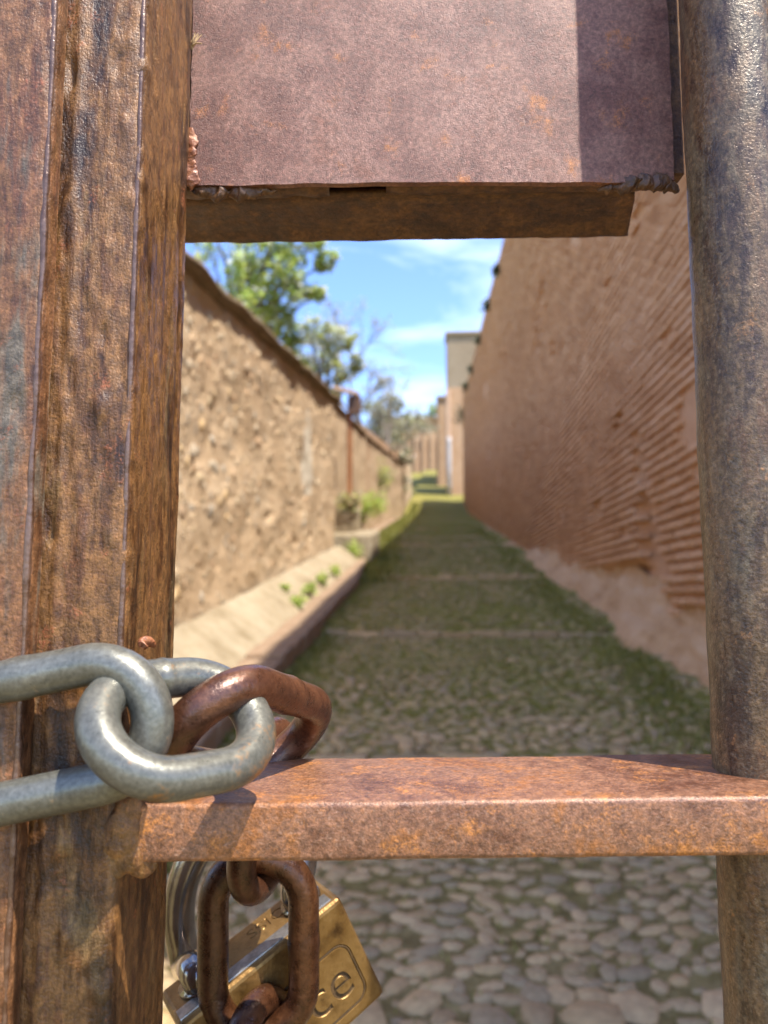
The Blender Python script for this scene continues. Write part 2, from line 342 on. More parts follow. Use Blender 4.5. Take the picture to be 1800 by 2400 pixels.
def m_ground():
    m = M('lane_ground'); n = m.noise(1.1, 6, 0.6); n2 = m.noise(18, 6, 0.65); n3 = m.noise(4.5, 5, 0.6)
    dirt = m.ramp(n2, [(0.3, (0.12, 0.085, 0.035)), (0.5, (0.22, 0.16, 0.072)), (0.7, (0.33, 0.25, 0.125))])
    moss = m.ramp(n2, [(0.3, (0.105, 0.10, 0.018)), (0.5, (0.195, 0.18, 0.035)), (0.7, (0.30, 0.265, 0.075))])
    mf = m.ramp(m.math('ADD', m.math('MULTIPLY', n, 0.5), m.math('MULTIPLY', n3, 0.5)), [(0.34, 0.0), (0.52, 1)])
    sx = m.n('ShaderNodeSeparateXYZ'); m.l(m.co, sx.inputs[0]); far = m.n('ShaderNodeMapRange'); m.l(sx.outputs[1], far.inputs[0])
    far.inputs[1].default_value = 2.0; far.inputs[2].default_value = 4.5; far.inputs[3].default_value = 0.25; far.inputs[4].default_value = 1.0; mf = m.math('MULTIPLY', mf, far.outputs[0])   # trodden bare by the gate
    return m.out(m.mix(mf, dirt, moss), 0.95, 0, m.bump(n2, 0.02), 0.15)
MAT['ground'] = m_ground()
def m_leaf(name, stops, trans=0.35):
    m = M(name); col = m.ramp(m.island(), stops)
    m.out(col, 0.5, 0, None, 0.4)
    tr = m.n('ShaderNodeBsdfTranslucent'); m.l(col, tr.inputs['Color'])
    mx = m.n('ShaderNodeMixShader'); mx.inputs[0].default_value = trans
    o = m.t.nodes['Material Output']; m.l(m.b.outputs[0], mx.inputs[1]); m.l(tr.outputs[0], mx.inputs[2]); m.l(mx.outputs[0], o.inputs[0])
    return m.m
MAT['leaf'] = m_leaf('spring_leaf', [(0.0, (0.30, 0.42, 0.08)), (0.5, (0.42, 0.54, 0.13)), (1.0, (0.55, 0.63, 0.20))], 0.55)
MAT['leaf_yellow'] = m_leaf('yellow_leaf', [(0.0, (0.36, 0.42, 0.07)), (1.0, (0.58, 0.60, 0.15))], 0.55)
MAT['leaf_dull'] = m_leaf('dull_leaf', [(0.0, (0.19, 0.22, 0.09)), (1.0, (0.36, 0.38, 0.19))], 0.4)
MAT['leaf_bud'] = m_leaf('bud', [(0.0, (0.32, 0.27, 0.18)), (1.0, (0.48, 0.44, 0.27))], 0.4)
MAT['leaf_dark'] = m_leaf('dark_leaf', [(0.0, (0.09, 0.09, 0.045)), (1.0, (0.17, 0.16, 0.08))], 0.3)
MAT['blossom'] = m_leaf('blossom', [(0.0, (0.70, 0.72, 0.62)), (1.0, (0.82, 0.83, 0.78))], 0.4)
MAT['grass'] = m_leaf('grass_blade', [(0.0, (0.13, 0.145, 0.03)), (0.5, (0.23, 0.24, 0.055)), (1.0, (0.37, 0.36, 0.11))], 0.45)
MAT['bark'] = m_simple('bark', [(0.3, (0.10, 0.075, 0.055)), (0.7, (0.24, 0.19, 0.15))], 30, 0.9, 0, 0.004, 120)
MAT['post'] = m_simple('rusty_post', [(0.3, (0.22, 0.085, 0.03)), (0.7, (0.36, 0.155, 0.055))], 12, 0.75, 0, 0.002, 90)
MAT['lampbox'] = m_simple('dark_box', [(0.3, (0.075, 0.036, 0.018)), (0.7, (0.13, 0.065, 0.032))], 12, 0.7, 0, 0.002, 90)
MAT['board'] = m_simple('tan_board', [(0.3, (0.42, 0.26, 0.16)), (0.7, (0.55, 0.37, 0.24))], 10, 0.8, 0, 0.002, 90)
MAT['pvc'] = m_simple('white_drainpipe', [(0.3, (0.36, 0.32, 0.29)), (0.7, (0.46, 0.42, 0.38))], 6, 0.5)
MAT['dark'] = m_simple('painted_opening_shade', [(0.3, (0.03, 0.025, 0.02)), (0.7, (0.05, 0.04, 0.03))], 6, 0.9)

#@@SETTING
# ================================================================== THE LANE
def grid(us, vs, fn):
    V = []; Fc = []
    for v in vs:
        for u in us: V.append(fn(u, v))
    n = len(us)
    for j in range(len(vs) - 1):
        for i in range(n - 1):
            a = j * n + i; Fc.append((a, a + 1, a + n + 1, a + n))
    return V, Fc
def frange(a, b, n): return [a + (b - a) * i / (n - 1) for i in range(n)]
GS = 0.0
def lane_h(u, v):
    k = noise.noise(Vector((u * 1.3, v * 0.9, 0))) * 0.018 + noise.noise(Vector((u * 5, v * 5, 3))) * 0.006
    side = 0.10 * max(0.0, (u - 1.15)) ** 1.4
    return gs(v) + k + side
vs_ = frange(-4, 0.8, 12) + frange(0.9, 13, 243) + frange(13.3, 50, 120) + frange(51, 140, 60)
V, Fc = grid(frange(0, 1, 44), vs_, lambda t, v: (lambda u: LZ(u, v, lane_h(u, v)))(-1.12 + ls(v) * 1.15 + (3.07 - ls(v) * 1.15) * t))
lane = mesh('lane', V, Fc, MAT['ground'], smooth=True, base=L(0, 0)); tag(lane, kind='structure')
V, Fc = grid([-900, -200, -60, -20, -8, -4, 4, 8, 20, 60, 200, 900], [-300, -60, -20, -6, 0, 6, 12, 20, 30, 45, 60, 80, 110, 140, 300, 900],
             lambda u, v: LZ(u, v, min(g(v), 22) - 0.35 if v > -6 else g(-6) - 0.35))
terrain = mesh('ground', V, Fc, MAT['ground'], base=L(0, 0)); tag(terrain, kind='structure')

# rounded stones shared by the cobbles
def stone_mesh(name, seed, mat, sub=1, flat=0.5):
    bm = bmesh.new(); bmesh.ops.create_icosphere(bm, subdivisions=sub + 1, radius=1.0)
    rs = random.Random(seed)
    off = Vector((rs.random() * 50, rs.random() * 50, rs.random() * 50)); ex = rs.uniform(0.75, 0.95)
    for v in bm.verts:
        c = v.co
        # boxier than a ball, then uneven
        c = Vector([math.copysign(abs(t) ** ex, t) for t in c])
        k = 1 + 0.20 * noise.noise(c * 1.2 + off) + 0.08 * noise.noise(c * 3 + off)
        v.co = c * k
        if v.co.z > flat: v.co.z = flat + (v.co.z - flat) * 0.35
    dl = [f for f in bm.faces if f.calc_center_median().z < -0.45]
    bmesh.ops.delete(bm, geom=dl, context='FACES')
    me = bpy.data.meshes.new(name); bm.to_mesh(me); bm.free(); me.materials.append(mat)
    me.polygons.foreach_set('use_smooth', [True] * len(me.polygons)); return me
STONES = [stone_mesh('cobblestone', 100 + i, MAT['cobble'], 0) for i in range(10)]
STONES_M = [stone_mesh('cobble_mass_piece', 100 + i, MAT['cobbles'], 0) for i in range(10)]
rng = random.Random(11)
placed = []; cell = {}
def try_place(u, v, r):
    cs = 0.15; ci, cj = int(u / cs), int(v / cs)
    for i in range(ci - 2, ci + 3):
        for j in range(cj - 2, cj + 3):
            for (a, b, q) in cell.get((i, j), ()):
                if (a - u) ** 2 + (b - v) ** 2 < ((q + r) * 0.70) ** 2: return False
    cell.setdefault((ci, cj), []).append((u, v, r)); return True
zones = [(0.7, 1.98, 0.048, 0.075, 420), (0.7, 3.0, 0.028, 0.046, 9000), (3.0, 6.8, 0.034, 0.055, 9000), (6.8, 11.5, 0.045, 0.065, 4200), (11.5, 22, 0.06, 0.09, 2600), (0.7, 4.5, 0.018, 0.028, 6000)]
for (v0, v1, r0, r1, n) in zones:
    for _ in range(n):
        u = rng.uniform(-1.02, 1.6); v = rng.uniform(v0, v1); r = rng.uniform(r0, r1)
        moss = noise.noise(Vector((u * 0.9, v * 0.45, 9)))
        if v > 4.2 and rng.random() < 0.30 + (0.45 if moss > 0.02 else 0): continue
        if u > 1.15 and v > 3 and rng.random() < 0.7: continue
        if try_place(u, v, r):
            el = rng.uniform(1.0, 2.2); ang = rng.gauss(0.35 if v < 3 else 1.2, 0.75)
            placed.append((u, v, r, el, ang, rng.randrange(10), rng.uniform(-0.16, 0.16), rng.uniform(-0.16, 0.16), rng.uniform(0.75, 1.1)))
def in_view(p, m=40):
    x, y = proj(p); return -m < x < 1800 + m and 450 < y < 2400 + m
vis = []; rest = []
for s in placed:
    p = LZ(s[0], s[1], lane_h(s[0], s[1])); x, y = proj(p) if s[1] > 0.4 else (0, 0)
    if 400 < x < 1700 and (2020 < y < 2460 or 1350 < y < 1790): vis.append((s[2] * s[3] / s[1], s))
    else: rest.append(s)
vis.sort(key=lambda t: -t[0])
for i, (k, s) in enumerate(vis):
    u, v, r, el, ang, vi, tx, ty, hh = s
    if i >= 300: rest.append(s); continue
    sc = (r * el ** 0.5, r / el ** 0.5 * 1.05, r * 0.55 * hh)
    piece('cobblestone', STONES[vi], lane, LZ(u, v, lane_h(u, v) - 0.004 + 0.0), (tx, ty, ang), sc)
V = []; Fc = []
for s in rest:
    u, v, r, el, ang, vi, tx, ty, hh = s
    me = STONES_M[vi]; b = len(V)
    mat = Matrix.Translation(LZ(u, v, lane_h(u, v) - 0.004)) @ Euler((tx, ty, ang)).to_matrix().to_4x4() @ Matrix.Diagonal((r * el ** 0.5, r / el ** 0.5 * 1.05, r * 0.55 * hh, 1))
    V += [mat @ q.co for q in me.vertices]; Fc += [tuple(b + i for i in f.vertices) for f in me.polygons]
tag(mesh('cobble_bed', V, Fc, MAT['cobbles'], lane, True), kind='stuff')
# rows of long edge stones on the low steps
edge_me = []
for i in range(5):
    bm = box(-0.5, 0.5, -0.5, 0.5, -0.5, 0.5, 0.12, 2)
    bmesh.ops.subdivide_edges(bm, edges=[e for e in bm.edges if e.calc_length() > 0.5], cuts=1)
    for q in bm.verts: q.co += noise.noise_vector(q.co * 2 + Vector((i * 9, 0, 0))) * 0.07
    me = bpy.data.meshes.new('step_stone'); bm.to_mesh(me); bm.free(); me.materials.append(MAT['cobble']); me.polygons.foreach_set('use_smooth', [True] * len(me.polygons)); edge_me.append(me)
for s in STEPS[:5]:
    u = -1.0
    while u < 1.5:
        ln = rng.uniform(0.18, 0.36)
        piece('step_stone', rng.choice(edge_me), lane, LZ(u + ln / 2, s + rng.uniform(-0.02, 0.03), g(s) - 0.072 + rng.uniform(-0.016, 0.014)), (0, 0, -YAW + rng.uniform(-0.06, 0.06)), (ln * 0.96, rng.uniform(0.08, 0.13), 0.13))
        u += ln

# ------------------------------------------------------------------ kerb and plaster ledge on the left
KU0, KU1 = -1.30, -1.05
kerb = empty('kerb', L(-1.2, 2), kind='structure')
kme = []
for i in range(4):
    bm = box(-0.5, 0.5, -0.5, 0.5, -0.5, 0.5, 0.07, 2)
    for q in bm.verts: q.co += noise.noise_vector(q.co * 2.2 + Vector((i * 7, 3, 0))) * 0.05
    me = bpy.data.meshes.new('kerb_stone'); bm.to_mesh(me); bm.free(); me.materials.append(MAT['kerb']); kme.append(me)
v = 1.4
while v < 34:
    ln = rng.uniform(0.30, 0.46) if v < 14 else rng.uniform(0.7, 1.0)
    o = piece('kerb_stone', rng.choice(kme), kerb, L((KU0 + KU1) / 2 + ls(v), v + ln / 2, -0.015 + rng.uniform(-0.012, 0.012)), (math.atan(SLOPE), 0, -YAW + (0.06 if v > 9.5 else 0) + rng.uniform(-0.03, 0.03)), (KU1 - KU0 + 0.02, ln * 0.97, 0.26))
    v += ln

# ================================================================== LEFT WALL (rammed earth with stones)
LW = -1.72; LWT = 2.80
def left_face(v, h):
    b = 0.040 * fbm(v * 1.1, h * 1.4, 5.0, 4) + 0.010 * fbm(v * 6, h * 7, 1.0, 3)
    pit = noise.noise(Vector((v * 4.5, h * 5.5, 20)))
    if pit > 0.46: b -= (pit - 0.46) * 0.14
    return LW + b
lw = empty('rubble_wall', L(LW, 1.5), 'sunlit tan rammed-earth wall with embedded stones and dark coping', 'wall')
V, Fc = grid(frange(0.0, LWT, 95), frange(1.3, 12.65, 330), lambda h, v: L(left_face(v, h), v, h))
mesh('wall_face', V, [f[::-1] for f in Fc], MAT['rubble'], lw, True)
bm = box(LW - 0.5, LW - 0.08, 1.3, 12.65, -0.3, LWT, 0, fr=L); bm_obj('wall_core', bm, MAT['rubble'], lw)
# coping: lumpy earth cap overhanging the face
def coping(parent, v0, v1, uw, ht, mat, over=0.10, name='coping', nv=200):
    prof = [(-0.55, 0.02), (-0.55, 0.04), (-0.30, 0.07), (-0.05, 0.06), (over, 0.03), (over + 0.01, 0.0), (over - 0.04, -0.05), (0.0, -0.06), (-0.3, -0.03)]
    V = []; Fc = []; n = len(prof); vv = frange(v0, v1, nv)
    for v in vv:
        for k, (a, b) in enumerate(prof):
            d = 0.55 * noise.noise_vector(Vector((v * 2.3, a * 4, b * 6)))
            e = noise.noise(Vector((v * 0.8, 4, 0)))
            V.append(L(uw + (0.35 * (ls(v) - ls(15)) if ht > 2.9 else 0) + a + d.x * 0.05 + (e * 0.03 if 3 <= k <= 6 else 0), v, ht + b + d.z * 0.045))
    for j in range(len(vv) - 1):
        for k in range(n): Fc.append((j * n + k, j * n + (k + 1) % n, (j + 1) * n + (k + 1) % n, (j + 1) * n + k))
    Fc.append(tuple(range(n))); Fc.append(tuple((len(vv) - 1) * n + k for k in range(n - 1, -1, -1)))
    return mesh(name, V, Fc, mat, parent, True)
coping(lw, 1.3, 12.75, LW, LWT, MAT['coping'], 0.085)
WS = [stone_mesh('wall_stone', 300 + i, MAT['wallstone'], 0, 0.7) for i in range(8)]
cnt = 0; tries = 0; used = []
while cnt < 290 and tries < 6000:
    tries += 1
    v = 4.6 + (rng.random() ** 1.4) * 7.8; h = 0.42 + (rng.random() ** 0.9) * 2.3
    if noise.noise(Vector((v * 0.7, h * 0.8, 40))) < -0.12 and rng.random() < 0.8: continue
    if v > 9 and h > 1.0 and rng.random() < 0.6: continue
    r = rng.uniform(0.022, 0.062)
    if any((a - v) ** 2 + (b - h) ** 2 < ((q + r) * 0.95) ** 2 for a, b, q in used): continue
    used.append((v, h, r)); cnt += 1
    rot = Euler((rng.uniform(-0.3, 0.3), R(90) + rng.uniform(-0.3, 0.3), rng.uniform(-0.3, 0.3) - YAW)).to_matrix() @ Euler((0, 0, rng.uniform(0, 6))).to_matrix()
    piece('wall_stone', WS[rng.randrange(8)], lw, L(left_face(v, h) - r * 0.25, v, h), rot.to_euler(), (r * rng.uniform(0.95, 1.4), r, r * 0.6))
# plaster ledge against the wall foot
def ledge_fn(t, v):
    u = KU0 + 0.015 + (LW + 0.05 - KU0) * t; h = 0.085 + 0.26 * (t ** 0.8)
    return L(u, v, h + 0.022 * fbm(v * 1.7, t * 2, 8) + 0.006 * fbm(v * 9, t * 5, 2))
V, Fc = grid(frange(0, 1.05, 14), frange(1.4, 12.7, 220), ledge_fn)
mesh('plaster_ledge', V, [f[::-1] for f in Fc], MAT['plaster'], lw, True)
# pale limewashed streak low on the wall: a thin skin of plaster
MAT['limewash'] = m_earth('limewash', [(0.34, (0.46, 0.39, 0.29)), (0.5, (0.54, 0.47, 0.36)), (0.66, (0.60, 0.53, 0.43))], 3, 20, 0.006)
def skin(v, h):
    a = (v - 9.95) / (0.55 + 0.25 * noise.noise(Vector((0, 5, h * 2.6)))); b = (h - 1.75) / 0.85
    q = a * a + b * b + 0.5 * noise.noise(Vector((v * 4, 2, h * 4)))
    return L(left_face(v, h) + 0.010 - 0.022 * max(0.0, q), v, h)
V, Fc = grid(frange(0.85, 2.6, 40), frange(9.1, 10.8, 40), lambda h, v: skin(v, h))
mesh('plaster_patch', V, [f[::-1] for f in Fc], MAT['limewash'], lw, True)

# lower stretch of wall further up
lw2 = empty('garden_wall', L(LW - 0.1, 14.8), 'farther low earth wall beyond the rusty post, green growth at its foot', 'wall')
def left2(v, h): return LW - 0.25 + 0.35 * (ls(v) - ls(15)) + 0.05 * fbm(v * 0.8, h * 1.4, 15.0, 4)
V, Fc = grid(frange(-0.1, 2.98, 30), frange(12.6, 62, 200), lambda h, v: L(left2(v, h), v, h))
mesh('wall_face', V, [f[::-1] for f in Fc], MAT['rubble'], lw2, True)
bm_obj('wall_core', box(-0.55, -0.09, 12.6, 62, -0.3, 2.94, 0, fr=lambda a, b, c: L(LW - 0.25 + 0.35 * (ls(b) - ls(15)) + a - (0.35 if b > 50 else 0), b, c)), MAT['far_earth'], lw2)
coping(lw2, 12.6, 62, LW - 0.25, 2.95, MAT['coping'], 0.06, nv=160)
# raised stone block where the near wall stops, carrying the post
blk = empty('stone_block', L(-1.4, 13.6), 'pale flat-topped stone block at the end of the left wall', 'block')
bm = box(-1.95, -1.12, 12.95, 14.6, -0.2, 0.52, 0.04, 2, fr=L); rough(bm, 0.012, 3); bm_obj('block_body', bm, MAT['plaster'], blk)
bm = box(-1.98, -1.50, 13.7, 14.75, 0.51, 0.92, 0.04, 2, fr=L); rough(bm, 0.012, 3); bm_obj('upper_step', bm, MAT['plaster'], blk)

# ================================================================== RIGHT WALL (old brick in shade)
RU = 1.75; RH = 7.85; V0 = 0.02; V1 = 53.0
CO = 0.080; BLN = 0.29
def erode(v, z):
    """depth (m) to which the face is eaten back: put-log holes, washed-out channel, hollow foot"""
    d = 0.0; h = z - g(v)
    def hole(vc, zc, dv, dz, dep):
        a = ((v - vc) / dv) ** 2 + ((z - zc) / dz) ** 2
        return dep * max(0.0, 1 - a * a) if a < 1 else 0.0
    d = max(d, hole(6.72, 2.40, 0.17, 0.30, 0.22), hole(11.1, 2.38, 0.13, 0.20, 0.2), hole(6.62, 1.66, 0.32, 0.55, 0.11), hole(8.6, 2.15, 0.25, 0.12, 0.1),
            hole(7.5, 2.9, 0.2, 0.1, 0.08), hole(6.4, 5.1, 0.14, 0.14, 0.15), hole(6.5, 4.4, 0.16, 0.12, 0.12), hole(11.4, 4.9, 0.2, 0.2, 0.14), hole(12.5, 6.2, 0.3, 0.25, 0.14), hole(9.9, 6.6, 0.2, 0.18, 0.12), hole(15, 3.9, 0.3, 0.22, 0.14), hole(5.55, 1.03, 0.35, 0.12, 0.2))
    if z < 1.50 and 6.1 < v < 12.2 and h < 0.75:                       # undercut foot below the lowest whole course
        d = max(d, 0.10 * min(1.0, (1.50 - z) / 0.05) * max(0.0, 1 - max(0.0, (1.50 - z) - 0.08) / 0.55))
    return d
def buried(v, z):
    """where mud render still covers the courses"""
    n = fbm(v * 0.42, z * 0.75, 31, 4)
    return n
def right_face(v, h):
    z = h + g(v)
    n = buried(v, z)
    b = -0.006 * fbm(v * 2.0, z * 2.0, 2, 3) - 0.004 * fbm(v * 9, z * 11, 4, 2) - 0.015 * max(-1.0, min(1.0, (n - 0.50) * 3.0)) + 0.014
    if h < 0.9 and v < 13: b -= 0.10 * max(0.0, 0.9 - h) ** 2 * (1 if z < 1.5 else 0.4) * min(1, max(0, v - 5.6))
    return RU + b + erode(v, z)
rw = empty('brick_wall', L(RU, V0), 'tall eroded orange brick wall in shade, right of the lane', 'wall')
hs = frange(-0.15, 3.4, 110) + frange(3.45, RH, 72)
V, Fc = grid(hs, frange(V0, 16, 300) + frange(16.3, V1, 130), lambda h, v: L(right_face(v, h), v, h + (0.12 * fbm(v * 0.8, 3, 3) if h > RH - 0.01 else 0)))
mesh('wall_face', V, Fc, MAT['mortar'], rw, True)
bm_obj('wall_core', box(RU + 0.30, RU + 0.9, V0, V1, -0.4, RH - 0.05, 0, fr=L), MAT['mortar'], rw)
V = [L(RU - 0.02, v, RH - 0.06 + 0.1 * noise.noise(Vector((v * 1.4, 2, 0)))) for v in frange(V0, V1, 150)] + [L(RU + 0.9, v, RH) for v in frange(V0, V1, 150)]
mesh('wall_top', V, [(i, i + 1, 151 + i, 150 + i) for i in range(149)], MAT['coping'], rw, True)
mesh('wall_end', [L(RU, V0, -0.3), L(RU + 0.9, V0, -0.3), L(RU + 0.9, V0, RH - 0.1), L(RU, V0, RH - 0.1)], [(0, 1, 2, 3)], MAT['mortar'], rw)
def brick_geo(seed, ln, simple=False):
    rs = random.Random(seed); hl, hh = ln / 2, 0.0255; j = lambda s: rs.uniform(-s, s)
    vs = []; fs = []
    ring = [(-1, -1), (1, -1), (1, 1), (-1, 1)]
    for (a, b) in ring: vs.append(Vector((0.09, a * hl, b * hh)))
    for (a, b) in ring: vs.append(Vector((-0.004 + j(0.003), a * (hl + j(0.008)), b * (hh + j(0.003)))))
    for (a, b) in ring: vs.append(Vector((-0.014 + j(0.004), a * (hl - 0.009 + j(0.006)), b * (hh - 0.007 + j(0.003)))))
    for r in (0, 4):
        for k in range(4): fs.append((r + k, r + (k + 1) % 4, r + 4 + (k + 1) % 4, r + 4 + k))
    fs.append((8, 9, 10, 11)); return vs, [f[::-1] for f in fs]
BR = []
for i in range(8):
    vs, fs = brick_geo(i, BLN * 0.91); me = bpy.data.meshes.new('brick'); me.from_pydata([tuple(q) for q in vs], [], fs); me.materials.append(MAT['brick1']); me.update(); BR.append((me, vs, fs))
Rz = Matrix.Rotation(-YAW, 3, 'Z')
cand = []; k = 0
z = 0.60
while z < g(V1) + RH:
    row = int(round(z / CO)); off = (row % 2) * BLN * 0.5 + noise.noise(Vector((row * 3.1, 0, 0))) * 0.05
    vlo = max(2.2, (z - RH) / SLOPE); vhi = min(V1, z / SLOPE)
    if z > g(45): vhi = V1
    v = math.floor(vlo / BLN) * BLN + off
    while v < vhi:
        h = z - g(v)
        if v > vlo and 0.03 < h < RH - 0.06 and v < V1:
            ok = True
            e = erode(v, z)
            if e > 0.05: ok = False
            if z < 1.50 and 6.1 < v < 12.4: ok = False
            if z < 1.0 and v <= 6.1 and h < 0.25: ok = False
            n = buried(v, z) + rng.uniform(-0.10, 0.10)
            if n > 0.56 and not (z < 1.9 and v < 6.3): ok = False
            if ok and rng.random() > 0.012: cand.append((v + rng.uniform(-0.006, 0.006), z + rng.uniform(-0.004, 0.004), -0.004 * max(0, n) + rng.uniform(-0.003, 0.002) + e * 0.8))
        v += BLN
    z += CO
near = []; far = []
for c in cand:
    x, y = proj(LZ(RU, c[0], c[1]))
    (near if (1150 < x < 1665 and 480 < y < 1600) else far).append(c)
near.sort(key=lambda c: c[0])
for (v, z, d) in near[:300]:
    piece('brick', BR[rng.randrange(8)][0], rw, LZ(RU - 0.004 + d, v, z), (rng.uniform(-0.012, 0.012), rng.uniform(-0.03, 0.03), -YAW + rng.uniform(-0.012, 0.012)))
V = []; Fc = []
for (v, z, d) in near[300:] + far:
    me, vs, fs = BR[rng.randrange(8)]; b = len(V); p = LZ(RU - 0.004 + d, v, z)
    V += [p + Rz @ q for q in vs]; Fc += [tuple(b + i for i in f) for f in fs]
tag(mesh('brick_courses', V, Fc, MAT['brick'], rw), kind='stuff')
# mud skirt washed down to the wall foot
def skirt(t, v):
    hh = 0.62 if v < 12 else max(0.16, 0.62 - (v - 12) * 0.12)
    hh *= 0.85 + 0.5 * noise.noise(Vector((v * 0.9, 1, 0)))
    out = 0.26 + 0.10 * noise.noise(Vector((v * 0.7, 8, 0)))
    u = RU + 0.06 - (out + 0.06) * (1 - t) ** 1.6; h = -0.04 + hh * t
    d = 0.045 * fbm(v * 2.2, t * 3, 6) + 0.014 * fbm(v * 9, t * 9, 1)
    return L(u - d, v, h + d * 0.5)
V, Fc = grid(frange(0, 1, 24), frange(1.0, 30, 420), skirt)
mesh('mud_skirt', V, Fc, MAT['mud'], rw, True)

# ================================================================== FAR BUILDINGS
tw = empty('tower', L(0.75, 60), 'tall pale rendered tower at the far end of the brick wall', 'tower')
def TB(name, u0, u1, v0, v1, h0, h1, mat, bev=0.03): return bm_obj(name, box(u0, u1, v0, v1, h0, h1, bev, 1, fr=L), mat, tw)
TB('upper_wall', 0.78, 6.5, 60.2, 66, 8.6, 13.0, MAT['tower'])
TB('lower_wall', 0.72, 6.5, 60.1, 66.2, -0.6, 8.6, MAT['far_earth'])
TB('parapet', 0.66, 6.6, 60.0, 66.1, 13.0, 13.25, MAT['tower'])
TB('pilaster', 0.70, 1.02, 59.86, 60.12, -0.6, 8.4, MAT['board'])
dp = empty('drainpipe', L(0.85, 59.7), 'white drainpipe up the corner of the far tower', 'pipe')
vs, fs = tube([L(0.90, 59.72, 0.0), L(0.90, 59.72, 2.0), L(0.90, 59.72, 4.3), L(0.90, 59.82, 4.6)], 0.17, 12); mesh('pipe_run', vs, fs, MAT['pvc'], dp, True)
for hh in (0.8, 2.4, 4.0):
    vs, fs = tube([L(0.90, 59.72, hh), L(0.90, 59.72, hh + 0.1)], 0.2, 12); mesh('bracket', vs, fs, MAT['pvc'], dp)
rh = empty('terrace_house', L(0.3, 74), 'narrow reddish house just beyond the far tower', 'house')
bm_obj('wall', box(0.02, 5, 72, 90, -0.6, 8.4, 0.03, 1, fr=L), MAT['far_earth'], rh)
bm_obj('roof', box(-0.12, 5.2, 71.8, 90.2, 8.4, 8.7, 0.05, 1, fr=L), MAT['coping'], rh)
for i in range(4): bm_obj('buttress', box(-0.12, 0.03, 73 + i * 4.2, 74 + i * 4.2, -0.6, 7.6, 0.03, 1, fr=L), MAT['far_earth'], rh)
aw = empty('arcade_wall', L(-2, 110), 'far reddish wall with dark arch closing the lane', 'wall')
bm = box(-9, 1.2, 110, 111, -1, 7.4, 0, fr=L); bm_obj('wall', bm, MAT['far_earth'], aw)
for i in range(6): bm_obj('pilaster', box(-5.7 + i * 1.15, -5.25 + i * 1.15, 109.6, 110, -0.6, 5.2, 0.05, 1, fr=L), MAT['far_earth'], aw)
bm_obj('cornice', box(-9.2, 1.4, 109.5, 111.2, 7.4, 7.8, 0.05, 1, fr=L), MAT['coping'], aw)
arch = [(-3.75, 2.9), (-2.75, 2.9)] + [(-3.25 + 0.5 * math.cos(a), 4.0 + 0.7 * math.sin(a)) for a in frange(0, math.pi, 9)]
V = [L(a, 109.98, b) for a, b in arch] + [L(a, 110.4, b) for a, b in arch]; n = len(arch)
mesh('arch_shade_face', V, [tuple(range(n))] + [(i, (i + 1) % n, n + (i + 1) % n, n + i) for i in range(n)], MAT['dark'], aw)  # dark face on the solid wall, the arch's shade put into its colour
# ------------------------------------------------------------------ rusty post with box and tilted board
PU, PV = -1.63, 14.0
po = empty('lantern_post', L(PU, PV, 0.92), 'thin rusty post carrying a dark box under a tilted board', 'lamp post')
bm_obj('pole', box(PU - 0.045, PU + 0.045, PV - 0.045, PV + 0.045, 0.90, 3.05, 0.01, 2, fr=L), MAT['post'], po)
bm_obj('foot_plate', box(PU - 0.1, PU + 0.1, PV - 0.1, PV + 0.1, 0.90, 0.93, 0.005, 1, fr=L), MAT['post'], po)
bx = bm_obj('lantern_box', box(PU - 0.02, PU + 0.20, PV - 0.12, PV + 0.12, 2.74, 3.06, 0.015, 2, fr=L), MAT['lampbox'], po)
bm_obj('box_rim', box(PU - 0.03, PU + 0.21, PV - 0.13, PV + 0.13, 2.715, 2.74, 0.004, 1, fr=L), MAT['lampbox'], bx)
bm = hexa([L(PU - 0.30, PV - 0.2, 3.17), L(PU + 0.16, PV - 0.2, 3.06), L(PU + 0.16, PV - 0.2, 3.12), L(PU - 0.30, PV - 0.2, 3.24),
           L(PU - 0.30, PV + 0.2, 3.19), L(PU + 0.16, PV + 0.2, 3.08), L(PU + 0.16, PV + 0.2, 3.14), L(PU - 0.30, PV + 0.2, 3.26)], 0.008, 2)
bm_obj('tilted_board', bm, MAT['board'], po)

# ================================================================== PLANTS
def leaf_quads(V, Fc, fm, c, rad, n, size, mats_w, rs, flat=1.0):
    for _ in range(n):
        d = Vector((rs.gauss(0, 1), rs.gauss(0, 1), rs.gauss(0, 1))); d.normalize(); d *= rad * rs.random() ** 0.45; d.z *= flat
        p = c + d; s = size * rs.uniform(0.6, 1.3)
        a = Vector((rs.uniform(-1, 1), rs.uniform(-1, 1), rs.uniform(-0.6, 0.4))).normalized()
        b = a.cross(Vector((0.35 + rs.gauss(0, .45), -0.35 + rs.gauss(0, .45), 0.8))).normalized()
        q = len(V); V += [p, p + a * s * 0.5 + b * s * 0.32, p + a * s, p + a * s * 0.5 - b * s * 0.32]
        Fc.append((q, q + 1, q + 2, q + 3))
        x = rs.random(); acc = 0
        for i, wgt in enumerate(mats_w):
            acc += wgt
            if x < acc: break
        fm.append(i)
def limb(V, Fc, p0, p1, r0, r1, rs, wob=0.08, n=7):
    m = 6; ln = (p1 - p0).length; pts = [p0 + (p1 - p0) * (i / m) + noise.noise_vector(p0 * 3 + Vector((i * 0.9, 0, 0))) * wob * ln * (1 if 0 < i < m else 0) for i in range(m + 1)]
    vs, fs = tube(pts, [r0 + (r1 - r0) * i / m for i in range(m + 1)], n); b = len(V); V += vs; Fc += [tuple(b + i for i in f) for f in fs]
    return pts
